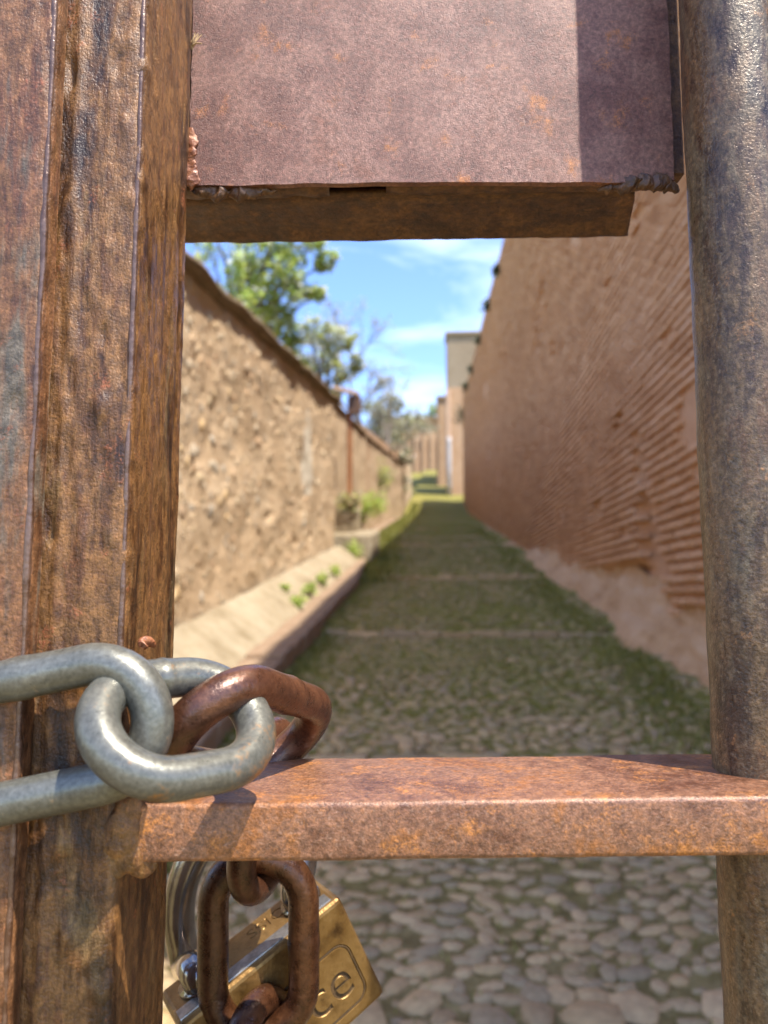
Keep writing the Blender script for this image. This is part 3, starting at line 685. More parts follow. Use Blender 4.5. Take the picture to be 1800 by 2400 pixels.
def tree(name, label, base, fork, clusters, leaf, mats, weights, seed, group=None, per=70, twig=0.012, trunk_r=0.14):
    rs = random.Random(seed); t = empty(name, base, label, 'tree', group)
    V = []; Fc = []; limb(V, Fc, base, fork, trunk_r, trunk_r * 0.7, rs, 0.04, 9)
    for (c, r) in clusters:
        mid = fork.lerp(c, 0.5) + Vector((0, 0, 0.12 * (c - fork).length)) + Vector((rs.uniform(-.2, .2), rs.uniform(-.2, .2), 0))
        limb(V, Fc, fork, mid, trunk_r * 0.5, trunk_r * 0.28, rs, 0.05, 6)
        pts = limb(V, Fc, mid, c, trunk_r * 0.28, twig, rs, 0.06, 5)
        for q in range(5):
            e = c + Vector((rs.gauss(0, 1), rs.gauss(0, 1), rs.gauss(0, 1))).normalized() * r * 0.85
            limb(V, Fc, pts[-3], e, twig, twig * 0.4, rs, 0.08, 4)
    mesh('trunk', V, Fc, MAT['bark'], t, True)
    V = []; Fc = []; fm = []
    for (c, r) in clusters:
        for q in range(7):
            d = Vector((rs.gauss(0, 1), rs.gauss(0, 1), rs.gauss(0, 1))).normalized() * r * rs.uniform(0.35, 0.9)
            leaf_quads(V, Fc, fm, c + d, r * rs.uniform(0.28, 0.5), per // 7, leaf, weights, rs)
    mesh('crown', V, Fc, None, t, False, mats=mats, fm=fm)
    return t
def PL(px, py, u):      # point seen at a pixel that stands at lane offset u
    r = ray(px, py); t = u / (r.dot(LR)); return C0 + r * t
Z1 = 15.5
cl = [(P(x, y, Z1 + dz), r) for x, y, r, dz in [
    (560, 560, 0.75, 0), (640, 520, 0.75, .5), (720, 500, 0.6, -.4), (610, 640, 0.55, .3), (690, 600, 0.42, 0), (765, 608, 0.26, .2), (735, 560, 0.32, .3), (560, 660, 0.5, .8),
    (655, 690, 0.42, -.3), (715, 672, 0.30, 0), (745, 690, 0.16, 0), (625, 740, 0.42, .4), (665, 745, 0.34, 0), (480, 480, 0.9, 1.0), (600, 430, 0.9, .5), (700, 400, 0.8, 0), (650, 790, 0.34, .6), (690, 800, .3, .2), (500, 600, .7, 1.2), (540, 720, .6, 1.2), (600, 700, .5, -.6), (585, 610, .5, -.5), (640, 590, .45, -.6), (670, 640, .35, -.4)]]
b0 = P(560, 1200, Z1 + 0.8); b0.z = g(Z1) - 0.3
tree('blossom_tree', 'bright green leafy tree with white blossom rising behind the left wall', b0, P(575, 830, Z1 + 0.8), cl, 0.15, [MAT['leaf'], MAT['leaf_yellow'], MAT['blossom']], [0.46, 0.30, 0.24], 3, 'trees behind the left wall', 250)
Z2 = 17.5
cl = [(P(x, y, Z2 + dz), r) for x, y, r, dz in [(720, 770, 0.42, 0), (770, 780, 0.34, 0), (700, 830, 0.45, .3), (760, 840, 0.42, .3), (815, 800, 0.28, .2), (835, 850, 0.22, 0), (800, 870, 0.36, 0), (775, 920, 0.36, .2), (730, 890, .4, .5)]]
b0 = P(740, 1150, Z2 + 0.6); b0.z = g(Z2) - 0.3
tree('flowering_tree', 'smaller yellow-green tree thick with white blossom above the post', b0, P(750, 960, Z2 + 0.5), cl, 0.12, [MAT['leaf_yellow'], MAT['leaf_dull'], MAT['blossom']], [0.46, 0.18, 0.36], 5, 'trees behind the left wall', 270)
# bare tree: recursive twigs, sparse buds
def bare_tree(name, label, base, h, seed, group, spread=0.55, lean=Vector((0, 0, 0)), buds=2400, bud=0.10, mats=None, weights=(0.6, 0.3, 0.1), depth=6, tr=0.17, rm=0.62):
    rs = random.Random(seed); t = empty(name, base, label, 'tree', group); V = []; Fc = []; tips = []
    def grow(p, d, ln, r, k):
        e = p + d * ln; limb(V, Fc, p, e, r, r * 0.66, rs, 0.05, 6 if k > 2 else 4)
        if k < 4: tips.append((p + d * ln * rs.random(), k)); tips.append((e, k))
        if k == 0: return
        for i in range(3 if k > 1 else 4):
            q = (d + Vector((rs.gauss(0, spread), rs.gauss(0, spread), rs.gauss(0.08, spread * 0.6)))).normalized()
            grow(e if i else p + d * ln * 0.75, q, ln * rs.uniform(0.6, 0.85), r * rm, k - 1)
    grow(base, (Vector((0, 0, 1)) + lean).normalized(), h * 0.30, tr, depth)
    mesh('trunk', V, Fc, MAT['bark'], t, True)
    V = []; Fc = []; fm = []
    for _ in range(buds):
        p, k = rs.choice(tips); leaf_quads(V, Fc, fm, p, 0.22, 1, bud, weights, rs)
    mesh('crown', V, Fc, None, t, False, mats=mats or [MAT['leaf_bud'], MAT['leaf_dull'], MAT['blossom']], fm=fm)
    return t
b0 = PL(850, 1110, -4.2); d0 = b0.y; b0 = P(868, 1120, 34); b0.z = g(34) - 0.3
bare_tree('bare_tree', 'tall almost bare grey-brown tree against the sky beyond the wall', b0, 10.5, 21, 'trees behind the left wall', lean=Vector((0.02, 0, 0)), buds=5200, bud=0.13, tr=0.15, rm=0.60)
b0 = P(905, 1120, 46); b0.z = g(46) - 0.3
bare_tree('budding_tree', 'far brownish tree coming into bud over the lane end', b0, 7.0, 33, 'trees behind the left wall', buds=5200, bud=0.2, weights=(0.55, 0.38, 0.07), depth=5)
b0 = P(1000, 1080, 130); b0.z = g(128) - 2
tree('distant_tree', 'small pale green treetop beyond the far lane end', b0, P(1000, 1010, 130), [(P(x, y, 130), r) for x, y, r in [(985, 985, 1.6), (1005, 965, 1.5), (1025, 960, 1.3), (1000, 1000, 1.5), (968, 1000, 1.3)]], 0.5, [MAT['leaf'], MAT['leaf_dull']], [0.5, 0.5], 9, 'trees behind the left wall', 260)
b0 = P(880, 1080, 60); b0.z = g(60) - 0.3
tree('olive_bush', 'dull olive bush spilling over the far garden wall', b0, P(890, 1010, 60), [(P(x, y, 60), r) for x, y, r in [(880, 960, 1.0), (905, 985, 1.1), (930, 1000, 1.0), (945, 1020, .8), (915, 1030, .8), (880, 1000, .9), (950, 990, .7), (860, 950, .8)]], 0.28, [MAT['leaf_dull'], MAT['leaf_bud'], MAT['leaf_yellow']], [0.5, 0.35, 0.15], 19, 'trees behind the left wall', 260)
# tufts rooted in the top of the brick wall
def tuft(name, label, cat, p, r, n, mats, weights, seed, size=0.10, group=None, up=0.0):
    rs = random.Random(seed); t = empty(name, p, label, cat, group); V = []; Fc = []; fm = []
    for _ in range(6):
        leaf_quads(V, Fc, fm, p + Vector((rs.uniform(-r, r) * .5, rs.uniform(-r, r) * .5, rs.uniform(0, r) + up)), r * 0.6, n // 6, size, weights, rs)
    mesh('foliage', V, Fc, None, t, False, mats=mats, fm=fm)
    V = []; Fc = []
    for _ in range(5): limb(V, Fc, p, p + Vector((rs.uniform(-r, r), rs.uniform(-r, r), r * 1.1 + up)), size * 0.06, size * 0.03, rs, 0.1, 4)
    mesh('stem', V, Fc, MAT['bark'], t)
WG = 'dark plants rooted in the brick wall top'
names = ['dark tuft on the brick wall top just under the rusty bar', 'second dark tuft down the brick wall top', 'small dark tuft midway along the brick wall top', 'dark clump near the tower on the wall top', 'long hanging dark plant where the wall top meets the tower', 'dark wisp on the wall top between two larger tufts']
for i, (v, h, r) in enumerate([(20.5, RH - 0.5, 0.14), (24.5, RH - 0.55, 0.2), (30, RH - 0.5, 0.2), (37, RH - 0.7, 0.3), (50, RH - 2.2, 0.8), (43, RH - 0.6, 0.25)]):
    tuft('wall_plant', names[i], 'plant', L(RU - 0.06, v, h), r, 220, [MAT['leaf_dark'], MAT['leaf_dull']], [0.8, 0.2], 50 + i, 0.10 + 0.002 * v, WG)
LGp = 'weeds growing along the kerb and ledge'
for i, (p, r, n, lab) in enumerate([
    (L(-1.5, 7.45, 0.27), 0.05, 60, 'small weed high on the plaster ledge beside the wall'),
    (L(-1.33, 7.25, 0.18), 0.07, 110, 'leafy weed between kerb and ledge, nearest clump'),
    (L(-1.33, 8.0, 0.18), 0.07, 110, 'second leafy weed clump between kerb and ledge'),
    (L(-1.33, 8.9, 0.18), 0.08, 120, 'third weed clump farther up beside the kerb'),
    (L(-1.32, 9.8, 0.18), 0.08, 120, 'low weed strip where the plaster ledge narrows'),
    (L(-1.45, 12.75, 0.15), 0.22, 420, 'bright weed at the end of the left wall beside the stone block')]):
    tuft('weed', lab, 'weed', p, r, n, [MAT['leaf'], MAT['leaf_yellow']], [0.8, 0.2], 70 + i, 0.05, LGp)
tuft('post_shrub', 'olive and orange shrub round the foot of the rusty post', 'shrub', L(PU + 0.02, PV - 0.15, 0.9), 0.30, 620, [MAT['leaf_dull'], MAT['leaf_yellow'], MAT['board']], [0.5, 0.25, 0.25], 81, 0.07)
tuft('climber', 'green climber on the face of the far garden wall', 'plant', L(left2(21, 1) + 0.08, 21, 0.5), 0.6, 900, [MAT['leaf'], MAT['leaf_yellow']], [0.6, 0.4], 82, 0.10)
tuft('climber', 'yellow-green climber near the top of the far garden wall', 'plant', L(left2(27, 1) + 0.08, 27, 1.5), 0.7, 700, [MAT['leaf_dull'], MAT['leaf_yellow']], [0.5, 0.5], 83, 0.10)
# grass
V = []; Fc = []
def blades(n, fu, fv, hmin, hmax, wd):
    for _ in range(n):
        v = fv(); u = fu(v); p = LZ(u, v, lane_h(u, v)); h = rng.uniform(hmin, hmax); a = rng.uniform(0, 6.28)
        s = Vector((math.cos(a), math.sin(a), 0)) * wd; ln = Vector((rng.gauss(0, .35), rng.gauss(0, .35), 1)) * h
        b = len(V); V.extend([p - s, p + s, p + ln * 0.6 + s * 0.6, p + ln, p + ln * 0.6 - s * 0.6]); Fc.append((b, b + 1, b + 2, b + 3, b + 4))
blades(6000, lambda v: 1.45 - abs(rng.gauss(0, 0.22)) + 0.08 * math.sin(v * 1.3), lambda: 2.8 + rng.random() ** 1.5 * 24, 0.02, 0.07, 0.006)
blades(4500, lambda v: -1.03 + abs(rng.gauss(0, 0.10)), lambda: 2.5 + rng.random() ** 1.5 * 12, 0.02, 0.06, 0.005)
blades(7000, lambda v: -1.02 + ls(v) + abs(rng.gauss(0, 0.26)), lambda: 10.5 + rng.random() ** 1.0 * 42, 0.05, 0.16, 0.018)
blades(16000, lambda v: rng.uniform(-1.0, 1.4), lambda: 4.2 + rng.random() ** 1.3 * 26, 0.012, 0.035, 0.007)
blades(900, lambda v: rng.uniform(-0.6, 1.0), lambda: rng.uniform(1.6, 4), 0.01, 0.03, 0.003)
tag(mesh('grass', V, Fc, MAT['grass'], base=L(0, 3)), 'short green grass and moss growing along the cobbled lane', 'grass', kind='stuff')

#@@GATE
# ================================================================== THE GATE (0.2 - 0.35 m away)
D = 0.235
TIL = 0.0125                                     # the gate sags: rails rise slightly to the right
ZT = CZ - 0.0606; ZB = CZ - 0.0784               # rail top / bottom at x = 0
gate = empty('iron_gate', (-0.09, 0.262, 0.05), 'rusty iron gate leaf of stile, flat rail, round bars and sheet panel', 'gate')
def extrude(prof, z0, z1, fine, name, mat, parent, disp=None, taper=None):
    """prof: closed list of (x, y); rows dense between fine=(za, zb)"""
    zs = frange(z0, fine[0], 6)[:-1] + frange(fine[0], fine[1], fine[2]) + frange(fine[1], z1, 6)[1:]
    n = len(prof); V = []; Fc = []
    cx = sum(p[0] for p in prof) / n; cy = sum(p[1] for p in prof) / n
    for zz in zs:
        for k, (x, y) in enumerate(prof):
            dx, dy = disp(k, x, y, zz) if disp else (0, 0)
            V.append(Vector((x + dx, y + dy, zz)))
    for j in range(len(zs) - 1):
        for k in range(n): Fc.append((j * n + k, j * n + (k + 1) % n, (j + 1) * n + (k + 1) % n, (j + 1) * n + k))
    Fc.append(tuple(range(n - 1, -1, -1))); Fc.append(tuple((len(zs) - 1) * n + k for k in range(n)))
    return mesh(name, V, Fc, mat, parent, True)
def lin(p, q, n): return [(p[0] + (q[0] - p[0]) * i / n, p[1] + (q[1] - p[1]) * i / n) for i in range(n)]
def arc(cx, cy, r, a0, a1, n): return [(cx + r * math.cos(R(a0 + (a1 - a0) * i / n)), cy + r * math.sin(R(a0 + (a1 - a0) * i / n))) for i in range(n)]
# main stile: tube 26 x 62 mm, front face at D, right side seen obliquely
XR = -0.0785; XL = -0.118; YF = D; YB = D + 0.0615; rc = 0.0028
prof = lin((XL, YF), (XR - rc, YF), 26) + arc(XR - rc, YF + rc, rc, -90, 0, 6) + lin((XR, YF + rc), (XR, YB - rc * 2.2), 30) + arc(XR - rc * 2.2, YB - rc * 2.2, rc * 2.2, 0, 90, 8) + lin((XR - rc * 2.2, YB), (XL, YB), 5) + lin((XL, YB), (XL, YF), 10)
def stile_disp(k, x, y, zz):
    n1 = noise.noise(Vector((x * 160, y * 160, zz * 26))); n2 = noise.noise(Vector((x * 420, y * 420, zz * 190)))
    a = 0.0005 * n1 + 0.00022 * n2
    if k <= 27:                                   # front face: vertical drips and ridges
        t = (x - XL) / (XR - XL)
        ridge = 0.0011 * math.exp(-((t - 0.47 - 0.03 * noise.noise(Vector((0, 3, zz * 9)))) / 0.035) ** 2)
        flake = max(0.0, noise.noise(Vector((x * 210, 2, zz * 75))) - 0.30) * 0.0035
        gouge = max(0.0, noise.noise(Vector((x * 260, 9, zz * 55))) - 0.38) * 0.006
        return (0, -a - ridge - flake + gouge)
    if k <= 34: 
        b = 0.0007 * noise.noise(Vector((1, 5, zz * 60))) + 0.0010 * max(0, noise.noise(Vector((4, 5, zz * 130))))
        return (b, -b)
    if k <= 64:
        t = (y - YF) / (YB - YF)
        groove = -0.0009 * math.exp(-((t - 0.80) / 0.02) ** 2)
        return (a * 1.2 + groove, 0)
    return (a, a)
stile = extrude(prof, 0.02, 2.0, (0.96, 1.45, 330), 'stile', MAT['stile'], gate, stile_disp)
# flat rail: 63 mm deep, 18 mm high, blunt pointed left end welded on the stile corner
def railpt(x, y, top): return Vector((x, y, (ZT if top else ZB) + TIL * x))
tipx = -0.0805
Pf = [G(306, 1885, D), G(284, 1952, D), G(330, 2025, D)]
xs_end = 1.55
bm = bmesh.new()
fr = [Pf[2], Vector((xs_end, D, ZB + TIL * xs_end)), Vector((xs_end, D, ZT + TIL * xs_end)), Pf[0], Pf[1]]
YBk = 0.2985
bk = [Vector((XR + 0.001, YBk, ZB + TIL * XR)), Vector((xs_end, YBk, ZB + TIL * xs_end)), Vector((xs_end, YBk, ZT + TIL * xs_end)), Vector((XR + 0.001, YBk, ZT + TIL * XR)), Vector((XR - 0.0005, YBk, (ZT + ZB) / 2 + TIL * XR))]
v1 = [bm.verts.new(p) for p in fr]; v2 = [bm.verts.new(p) for p in bk]
bm.faces.new(v1); bm.faces.new(v2[::-1])
for i in range(5): bm.faces.new((v1[i], v2[i], v2[(i + 1) % 5], v1[(i + 1) % 5]))
bmesh.ops.recalc_face_normals(bm, faces=bm.faces)
bmesh.ops.bevel(bm, geom=list(bm.edges), offset=0.0017, segments=4, profile=0.5, affect='EDGES')
longs = [e for e in bm.edges if e.calc_length() > 0.3]
bmesh.ops.subdivide_edges(bm, edges=longs, cuts=140, use_grid_fill=False)
for v in bm.verts: v.co += noise.noise_vector(v.co * 110) * 0.00022 + noise.noise_vector(v.co * 30) * 0.0003
rail = bm_obj('rail', bm, MAT['rail'], gate, True)
# round bars through the rail
def bar(x, z0, z1, r=0.0169, yc=0.270):
    zs = [z0] + frange(CZ - 0.2, CZ + 0.32, 150) + [z1]
    vs, fs = tube([Vector((x, yc, q)) for q in zs], [r + 0.00025 * noise.noise(Vector((x * 50, 0, q * 60))) for q in zs], 40)
    vs = [q + noise.noise_vector(q * 90) * 0.00035 for q in vs]
    return mesh('bar', vs, fs, MAT['pipe'], gate, True)
BX = [0.130, 0.31, 0.49, 0.67, 0.85, 1.03, 1.21, 1.39]
for x in BX: bar(x, 0.14, 1.98)
def ring_weld(x, zc, up, r=0.0172, yc=0.270, amp=0.0016):
    pts = []; rad = []
    for i in range(64):
        a = 2 * math.pi * i / 64; n = noise.noise(Vector((math.cos(a) * 3, math.sin(a) * 3, x * 9 + zc)))
        pts.append(Vector((x + (r + 0.0004) * math.cos(a), yc + (r + 0.0004) * math.sin(a), zc + up * (0.001 + n * 0.001)))); rad.append(0.0017 + amp * 0.4 * n)
    vs, fs = tube(pts, rad, 8, True); return mesh('weld', vs, fs, MAT['weld'], gate, True)
for x in BX[:3]:
    ring_weld(x, ZB + TIL * x, -1, amp=0.004)
# panel: sheet plate standing behind the bar, plus the hollow bar under its edge
PY = 0.2948
pc = [G(441, 436, PY), G(1582, 431, PY)]
zl = pc[0].z; zr = pc[1].z; xl = pc[0].x; xr = pc[1].x
nx, nz = 90, 70
def pedge(t): return zl + (zr - zl) * t + 0.0012 * math.sin(t * 3.1) + 0.0006 * noise.noise(Vector((t * 14, 0, 0))) + (0.0018 * max(0, (t - 0.86) / 0.14) if t > .86 else 0)
top = CZ + 0.62
V = []; Fc = []
for side, yy in ((0, PY), (1, PY + 0.0032)):
    for j in range(nz):
        q = (j / (nz - 1)) ** 1.6
        for i in range(nx):
            t = i / (nx - 1); lx = xl + (xr - xl) * t + (0.0007 * noise.noise(Vector((3, q * 60, 0))) if i in (0, nx - 1) else 0)
            z0 = pedge(t); zz = z0 + (top - z0) * q
            V.append(Vector((lx, yy + (0.0006 * noise.noise(Vector((lx * 20, 1, zz * 20))) if not side else 0), zz)))
N = nx * nz
for j in range(nz - 1):
    for i in range(nx - 1):
        a = j * nx + i; Fc.append((a, a + 1, a + nx + 1, a + nx)); Fc.append((N + a + nx, N + a + nx + 1, N + a + 1, N + a))
for i in range(nx - 1):
    Fc.append((N + i, N + i + 1, i + 1, i)); a = (nz - 1) * nx + i; Fc.append((a, a + 1, N + a + 1, N + a))
for j in range(nz - 1):
    a = j * nx; Fc.append((a, a + nx, N + a + nx, N + a)); a += nx - 1; Fc.append((a + nx, a, N + a, N + a + nx))
panel = mesh('panel', V, Fc, MAT['panel'], gate, False)
ob = gate
# hollow bar under the panel: underside plate with front gap and back lip
zU = (zl + zr) / 2 + 0.0035
A = G(431, 484, 0.3085); B = G(1503, 462, 0.3085); Cc = G(1484, 553, 0.3450); Dd = G(431, 579, 0.3450)
def under_z(x): return zU + 0.017 * x
V = []; Fc = []; n = 80
rows = [(0.3088, 0.0), (0.3180, 0.0003), (0.3300, 0.0), (0.3410, 0.0), (0.3442, -0.0012), (0.3467, -0.0018), (0.3490, -0.0010), (0.3495, 0.02), (0.3495, 0.06)]
for (yy, dz) in rows:
    for i in range(n):
        t = i / (n - 1); x = -0.0960 + (0.1065 + (yy - 0.3080) * 0.22 + 0.0960) * t
        edge = 0.0004 * noise.noise(Vector((t * 30, yy * 50, 0))) + (0.0006 * noise.noise(Vector((t * 9, 5, 0))) if yy > 0.3420 else 0)
        jag = 0.0022 * noise.noise(Vector((yy * 260, 3, dz * 100))) if i == n - 1 else 0
        V.append(Vector((x + jag, yy + 0.0006 * noise.noise(Vector((t * 25, yy * 90, 2))), under_z(x) + dz + edge)))
for j in range(len(rows) - 1):
    for i in range(n - 1): a = j * n + i; Fc.append((a, a + n, a + n + 1, a + 1))
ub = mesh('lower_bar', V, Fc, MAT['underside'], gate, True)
so_ = ub.modifiers.new('thick', 'SOLIDIFY'); so_.thickness = 0.003; so_.offset = -1
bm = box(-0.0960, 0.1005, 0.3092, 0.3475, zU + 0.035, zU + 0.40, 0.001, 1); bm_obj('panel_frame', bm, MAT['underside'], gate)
bm_obj('gap_backing', box(0.1010, 0.1235, 0.2986, 0.3060, zU + 0.003, zU + 0.40, 0.0008, 1), MAT['underside'], gate)  # strip added behind the slit beside the bar to keep it dark
# packing strips between plate edge and bar, with the dark slot left open between them
def strip(x0, x1, nm='rust_strip'):
    V = []; Fc = []; n = 50; rows = [(0.2985, 0.001), (0.2995, -0.0006), (0.3035, -0.0012), (0.3075, -0.0006), (0.3090, 0.002), (0.3, 0.008), (0.2985, 0.008)]
    for (yy, dz) in rows:
        for i in range(n):
            t = i / (n - 1); x = x0 + (x1 - x0) * t
            V.append(Vector((x, yy + 0.0006 * noise.noise(Vector((x * 160, dz * 700, 1))), under_z(x) - 0.0006 + dz + 0.0011 * noise.noise(Vector((x * 120, yy * 300, 7))))))
    m = len(rows)
    for j in range(m):
        for i in range(n - 1): a = j * n + i; b = ((j + 1) % m) * n + i; Fc.append((a, b, b + 1, a + 1))
    Fc.append(tuple(j * n for j in range(m))); Fc.append(tuple(j * n + n - 1 for j in range(m - 1, -1, -1)))
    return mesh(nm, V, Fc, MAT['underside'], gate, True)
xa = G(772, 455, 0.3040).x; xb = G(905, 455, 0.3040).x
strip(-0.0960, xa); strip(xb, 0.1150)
# weld lumps
def lumps(name, pts, mat, flat=0.5):
    bm = bmesh.new()
    for i, (p, r) in enumerate(pts):
        q = bmesh.new(); bmesh.ops.create_icosphere(q, subdivisions=3, radius=1)
        for v in q.verts:
            c = v.co * (1 + 0.12 * noise.noise(v.co * 1.6 + Vector((i * 5, 0, 0))) + 0.03 * noise.noise(v.co * 6)); v.co = Vector((c.x * r, c.y * r * flat, c.z * r)) + p
        join(bm, q)
    o = bm_obj(name, bm, mat, gate, True)
    m1 = o.modifiers.new('fuse', 'REMESH'); m1.mode = 'VOXEL'; m1.voxel_size = 0.00035; m1.use_smooth_shade = True
    m2 = o.modifiers.new('melt', 'SMOOTH'); m2.iterations = 9; m2.factor = 0.5
    return o
def gp(x, y, yy, r): return (G(x, y, yy), r)
def bead(pix, r, mat, flat=(0.55, 1.0), pitch=0.0016, seed=0):
    """pix: (x, y, plane) photo points the weld runs through -> one fused rippled bead"""
    pts = smooth_path([G(x, y, yy) for x, y, yy in pix], 40); n = len(pts); d = 0; V = []; Fc = []; m = 20
    for i in range(n):
        t = (pts[min(i + 1, n - 1)] - pts[max(i - 1, 0)]).normalized()
        if i: d += (pts[i] - pts[i - 1]).length
        side = t.cross(Vector((0, 1, 0))).normalized(); ph = (d / pitch + 0.35 * noise.noise(Vector((d * 300, seed, 0)))) % 1.0
        end = min(1.0, 4 * min(i, n - 1 - i) / n + 0.25)
        rr = r * end * (0.85 + 0.05 * ph + 0.55 * noise.noise(Vector((d * 230, seed, 5))) + 0.2 * noise.noise(Vector((d * 700, seed, 9))))
        for k in range(m):
            a = 2 * math.pi * k / m; q = pts[i] + side * math.cos(a) * rr * flat[1] + Vector((0, 1, 0)) * math.sin(a) * rr * flat[0] + t * (0.4 * r * (1 - math.cos(a) ** 2))
            V.append(q + noise.noise_vector(q * 330) * r * 0.32)
    for i in range(n - 1):
        for k in range(m): Fc.append((i * m + k, i * m + (k + 1) % m, (i + 1) * m + (k + 1) % m, (i + 1) * m + k))
    Fc.append(tuple(range(m))); Fc.append(tuple((n - 1) * m + k for k in range(m - 1, -1, -1)))
    return mesh('weld', V, Fc, mat, gate, True)
bead([(436, 296, 0.2942), (446, 330, 0.2942), (442, 372, 0.2942), (448, 410, 0.2942), (446, 442, 0.2950)], 0.0028, MAT['weld'], (0.32, 1.15), 0.0042, 1)
bead([(446, 446, 0.2965), (500, 452, 0.2973), (560, 452, 0.2978), (640, 449, 0.2985)], 0.0034, MAT['underside'], (0.6, 0.9), 0.0048, 2)
bead([(1400, 441, 0.2985), (1450, 435, 0.2973), (1500, 427, 0.2960), (1548, 429, 0.2958), (1586, 446, 0.2970)], 0.0040, MAT['underside'], (0.6, 0.95), 0.0046, 3)
bead([(330, 1520, 0.2375), (338, 1508, 0.2385), (350, 1508, 0.2405), (358, 1518, 0.2425)], 0.0020, MAT['weld'], (0.8, 1.0), 0.003, 6)
lumps('weld', [gp(306, 1900, 0.2362, 0.0050), gp(290, 1935, 0.2362, 0.0062), gp(288, 1970, 0.2362, 0.0062), gp(306, 2000, 0.2366, 0.0058), gp(332, 2018, 0.2372, 0.0048), gp(270, 1955, 0.2366, 0.0055), gp(262, 1995, 0.237, 0.0050), gp(272, 2025, 0.237, 0.0042)], MAT['stile'], 0.42)
# rest of the leaf, mostly outside the picture: bottom and top rails, hinge stile
bm_obj('bottom_rail', box(-0.0766, 1.55, 0.245, 0.305, 0.12, 0.16, 0.002, 2), MAT['rail'], gate)
bm_obj('top_rail', box(-0.0766, 1.55, 0.245, 0.305, 1.96, 2.0, 0.002, 2), MAT['rail'], gate)
bm_obj('hinge_stile', box(1.55, 1.60, 0.235, 0.305, 0.04, 2.0, 0.003, 2), MAT['rail'], gate)
# neighbouring leaf's stile at the picture edge, standing 9 mm proud
AX = -0.1040; AY = 0.2262
prof = lin((-0.170, AY), (AX - 0.003, AY), 26) + arc(AX - 0.003, AY + 0.003, 0.003, -90, 0, 6) + lin((AX, AY + 0.003), (AX, D + 0.0005), 6) + lin((AX, D + 0.0005), (AX - 0.012, D + 0.0005), 2) + lin((AX - 0.0125, D - 0.001), (-0.170, D - 0.001), 3) + lin((-0.170, D - 0.001), (-0.170, AY), 3)
def a_disp(k, x, y, zz):
    n1 = noise.noise(Vector((x * 150, y * 160, zz * 30))); n2 = noise.noise(Vector((x * 420, y * 420, zz * 200)))
    a = 0.00045 * n1 + 0.0002 * n2
    if k <= 26: return (0, -a + max(0.0, noise.noise(Vector((x * 240, 9, zz * 60))) - 0.40) * 0.005)
    if k <= 33: b = 0.0006 * noise.noise(Vector((2, 5, zz * 70))); return (b, -b)
    return (a, 0)
leaf2 = empty('gate_leaf', (-0.14, 0.23, 0.03), 'second gate leaf, its proud rusty edge with blue-grey paint at far left', 'gate')
# (front skin only overlaps the stile where it stands proud of it)
extrude([(x, min(y, D - 0.0012)) for x, y in prof], 0.03, 2.0, (0.96, 1.45, 300), 'stile', MAT['stile_far'], leaf2, a_disp)

MAT['worn'] = m_simple('worn_edge', [(0.4, (0.09, 0.040, 0.018)), (0.52, (0.17, 0.095, 0.06)), (0.62, (0.10, 0.045, 0.022))], 150, 0.30, 0.35, 0.00025, 700, 0.9)
def highlight_bead(x, y, z0, z1, r, parent, seed, n=240):  # thin glossy tube added along a stile edge to catch a highlight line
    pts = []; rad = []
    for i in range(n):
        zz = z0 + (z1 - z0) * i / (n - 1)
        pts.append(Vector((x + 0.0005 * noise.noise(Vector((seed, 0, zz * 45))), y + 0.0003 * noise.noise(Vector((seed, 9, zz * 60))), zz)))
        rad.append(r * max(0.45, 0.95 + 0.35 * noise.noise(Vector((seed, 4, zz * 120))) + 0.5 * noise.noise(Vector((seed, 7, zz * 30)))))
    vs, fs = tube(pts, rad, 10); return mesh('highlight_bead', vs, fs, MAT['worn'], parent, True)
highlight_bead(AX - 0.0012, AY + 0.0010, CZ - 0.30, CZ + 0.32, 0.0010, leaf2, 3)
highlight_bead(XR - 0.0012, D + 0.0009, CZ - 0.052, CZ + 0.32, 0.0010, gate, 8)

bm_obj('rail', box(-1.25, -0.170, 0.2275, 0.290, ZB - 0.002, ZT - 0.002, 0.0017, 3), MAT['rail'], leaf2, True)
bm_obj('bottom_rail', box(-1.25, -0.170, 0.232, 0.290, 0.12, 0.16, 0.002, 2), MAT['rail'], leaf2)
bm_obj('top_rail', box(-1.25, -0.170, 0.232, 0.290, 1.96, 2.0, 0.002, 2), MAT['rail'], leaf2)
bm_obj('hinge_stile', box(-1.30, -1.25, 0.225, 0.295, 0.04, 2.0, 0.003, 2), MAT['rail'], leaf2)
for i in range(5):
    x = -0.38 - i * 0.18; vs, fs = tube([Vector((x, 0.262, q)) for q in (0.14, 0.8, 1.2, 1.6, 1.98)], 0.0169, 28); mesh('bar', vs, fs, MAT['pipe'], leaf2, True)
bm_obj('panel', box(-0.362, -0.172, 0.2765, 0.2797, CZ + 0.158, CZ + 0.62, 0.0006, 1), MAT['panel'], leaf2)
bm_obj('return_flange', box(-0.1695, -0.1205, D + 0.001, 0.290, 0.03, 2.0, 0.0015, 2), MAT['stile_far'], leaf2)

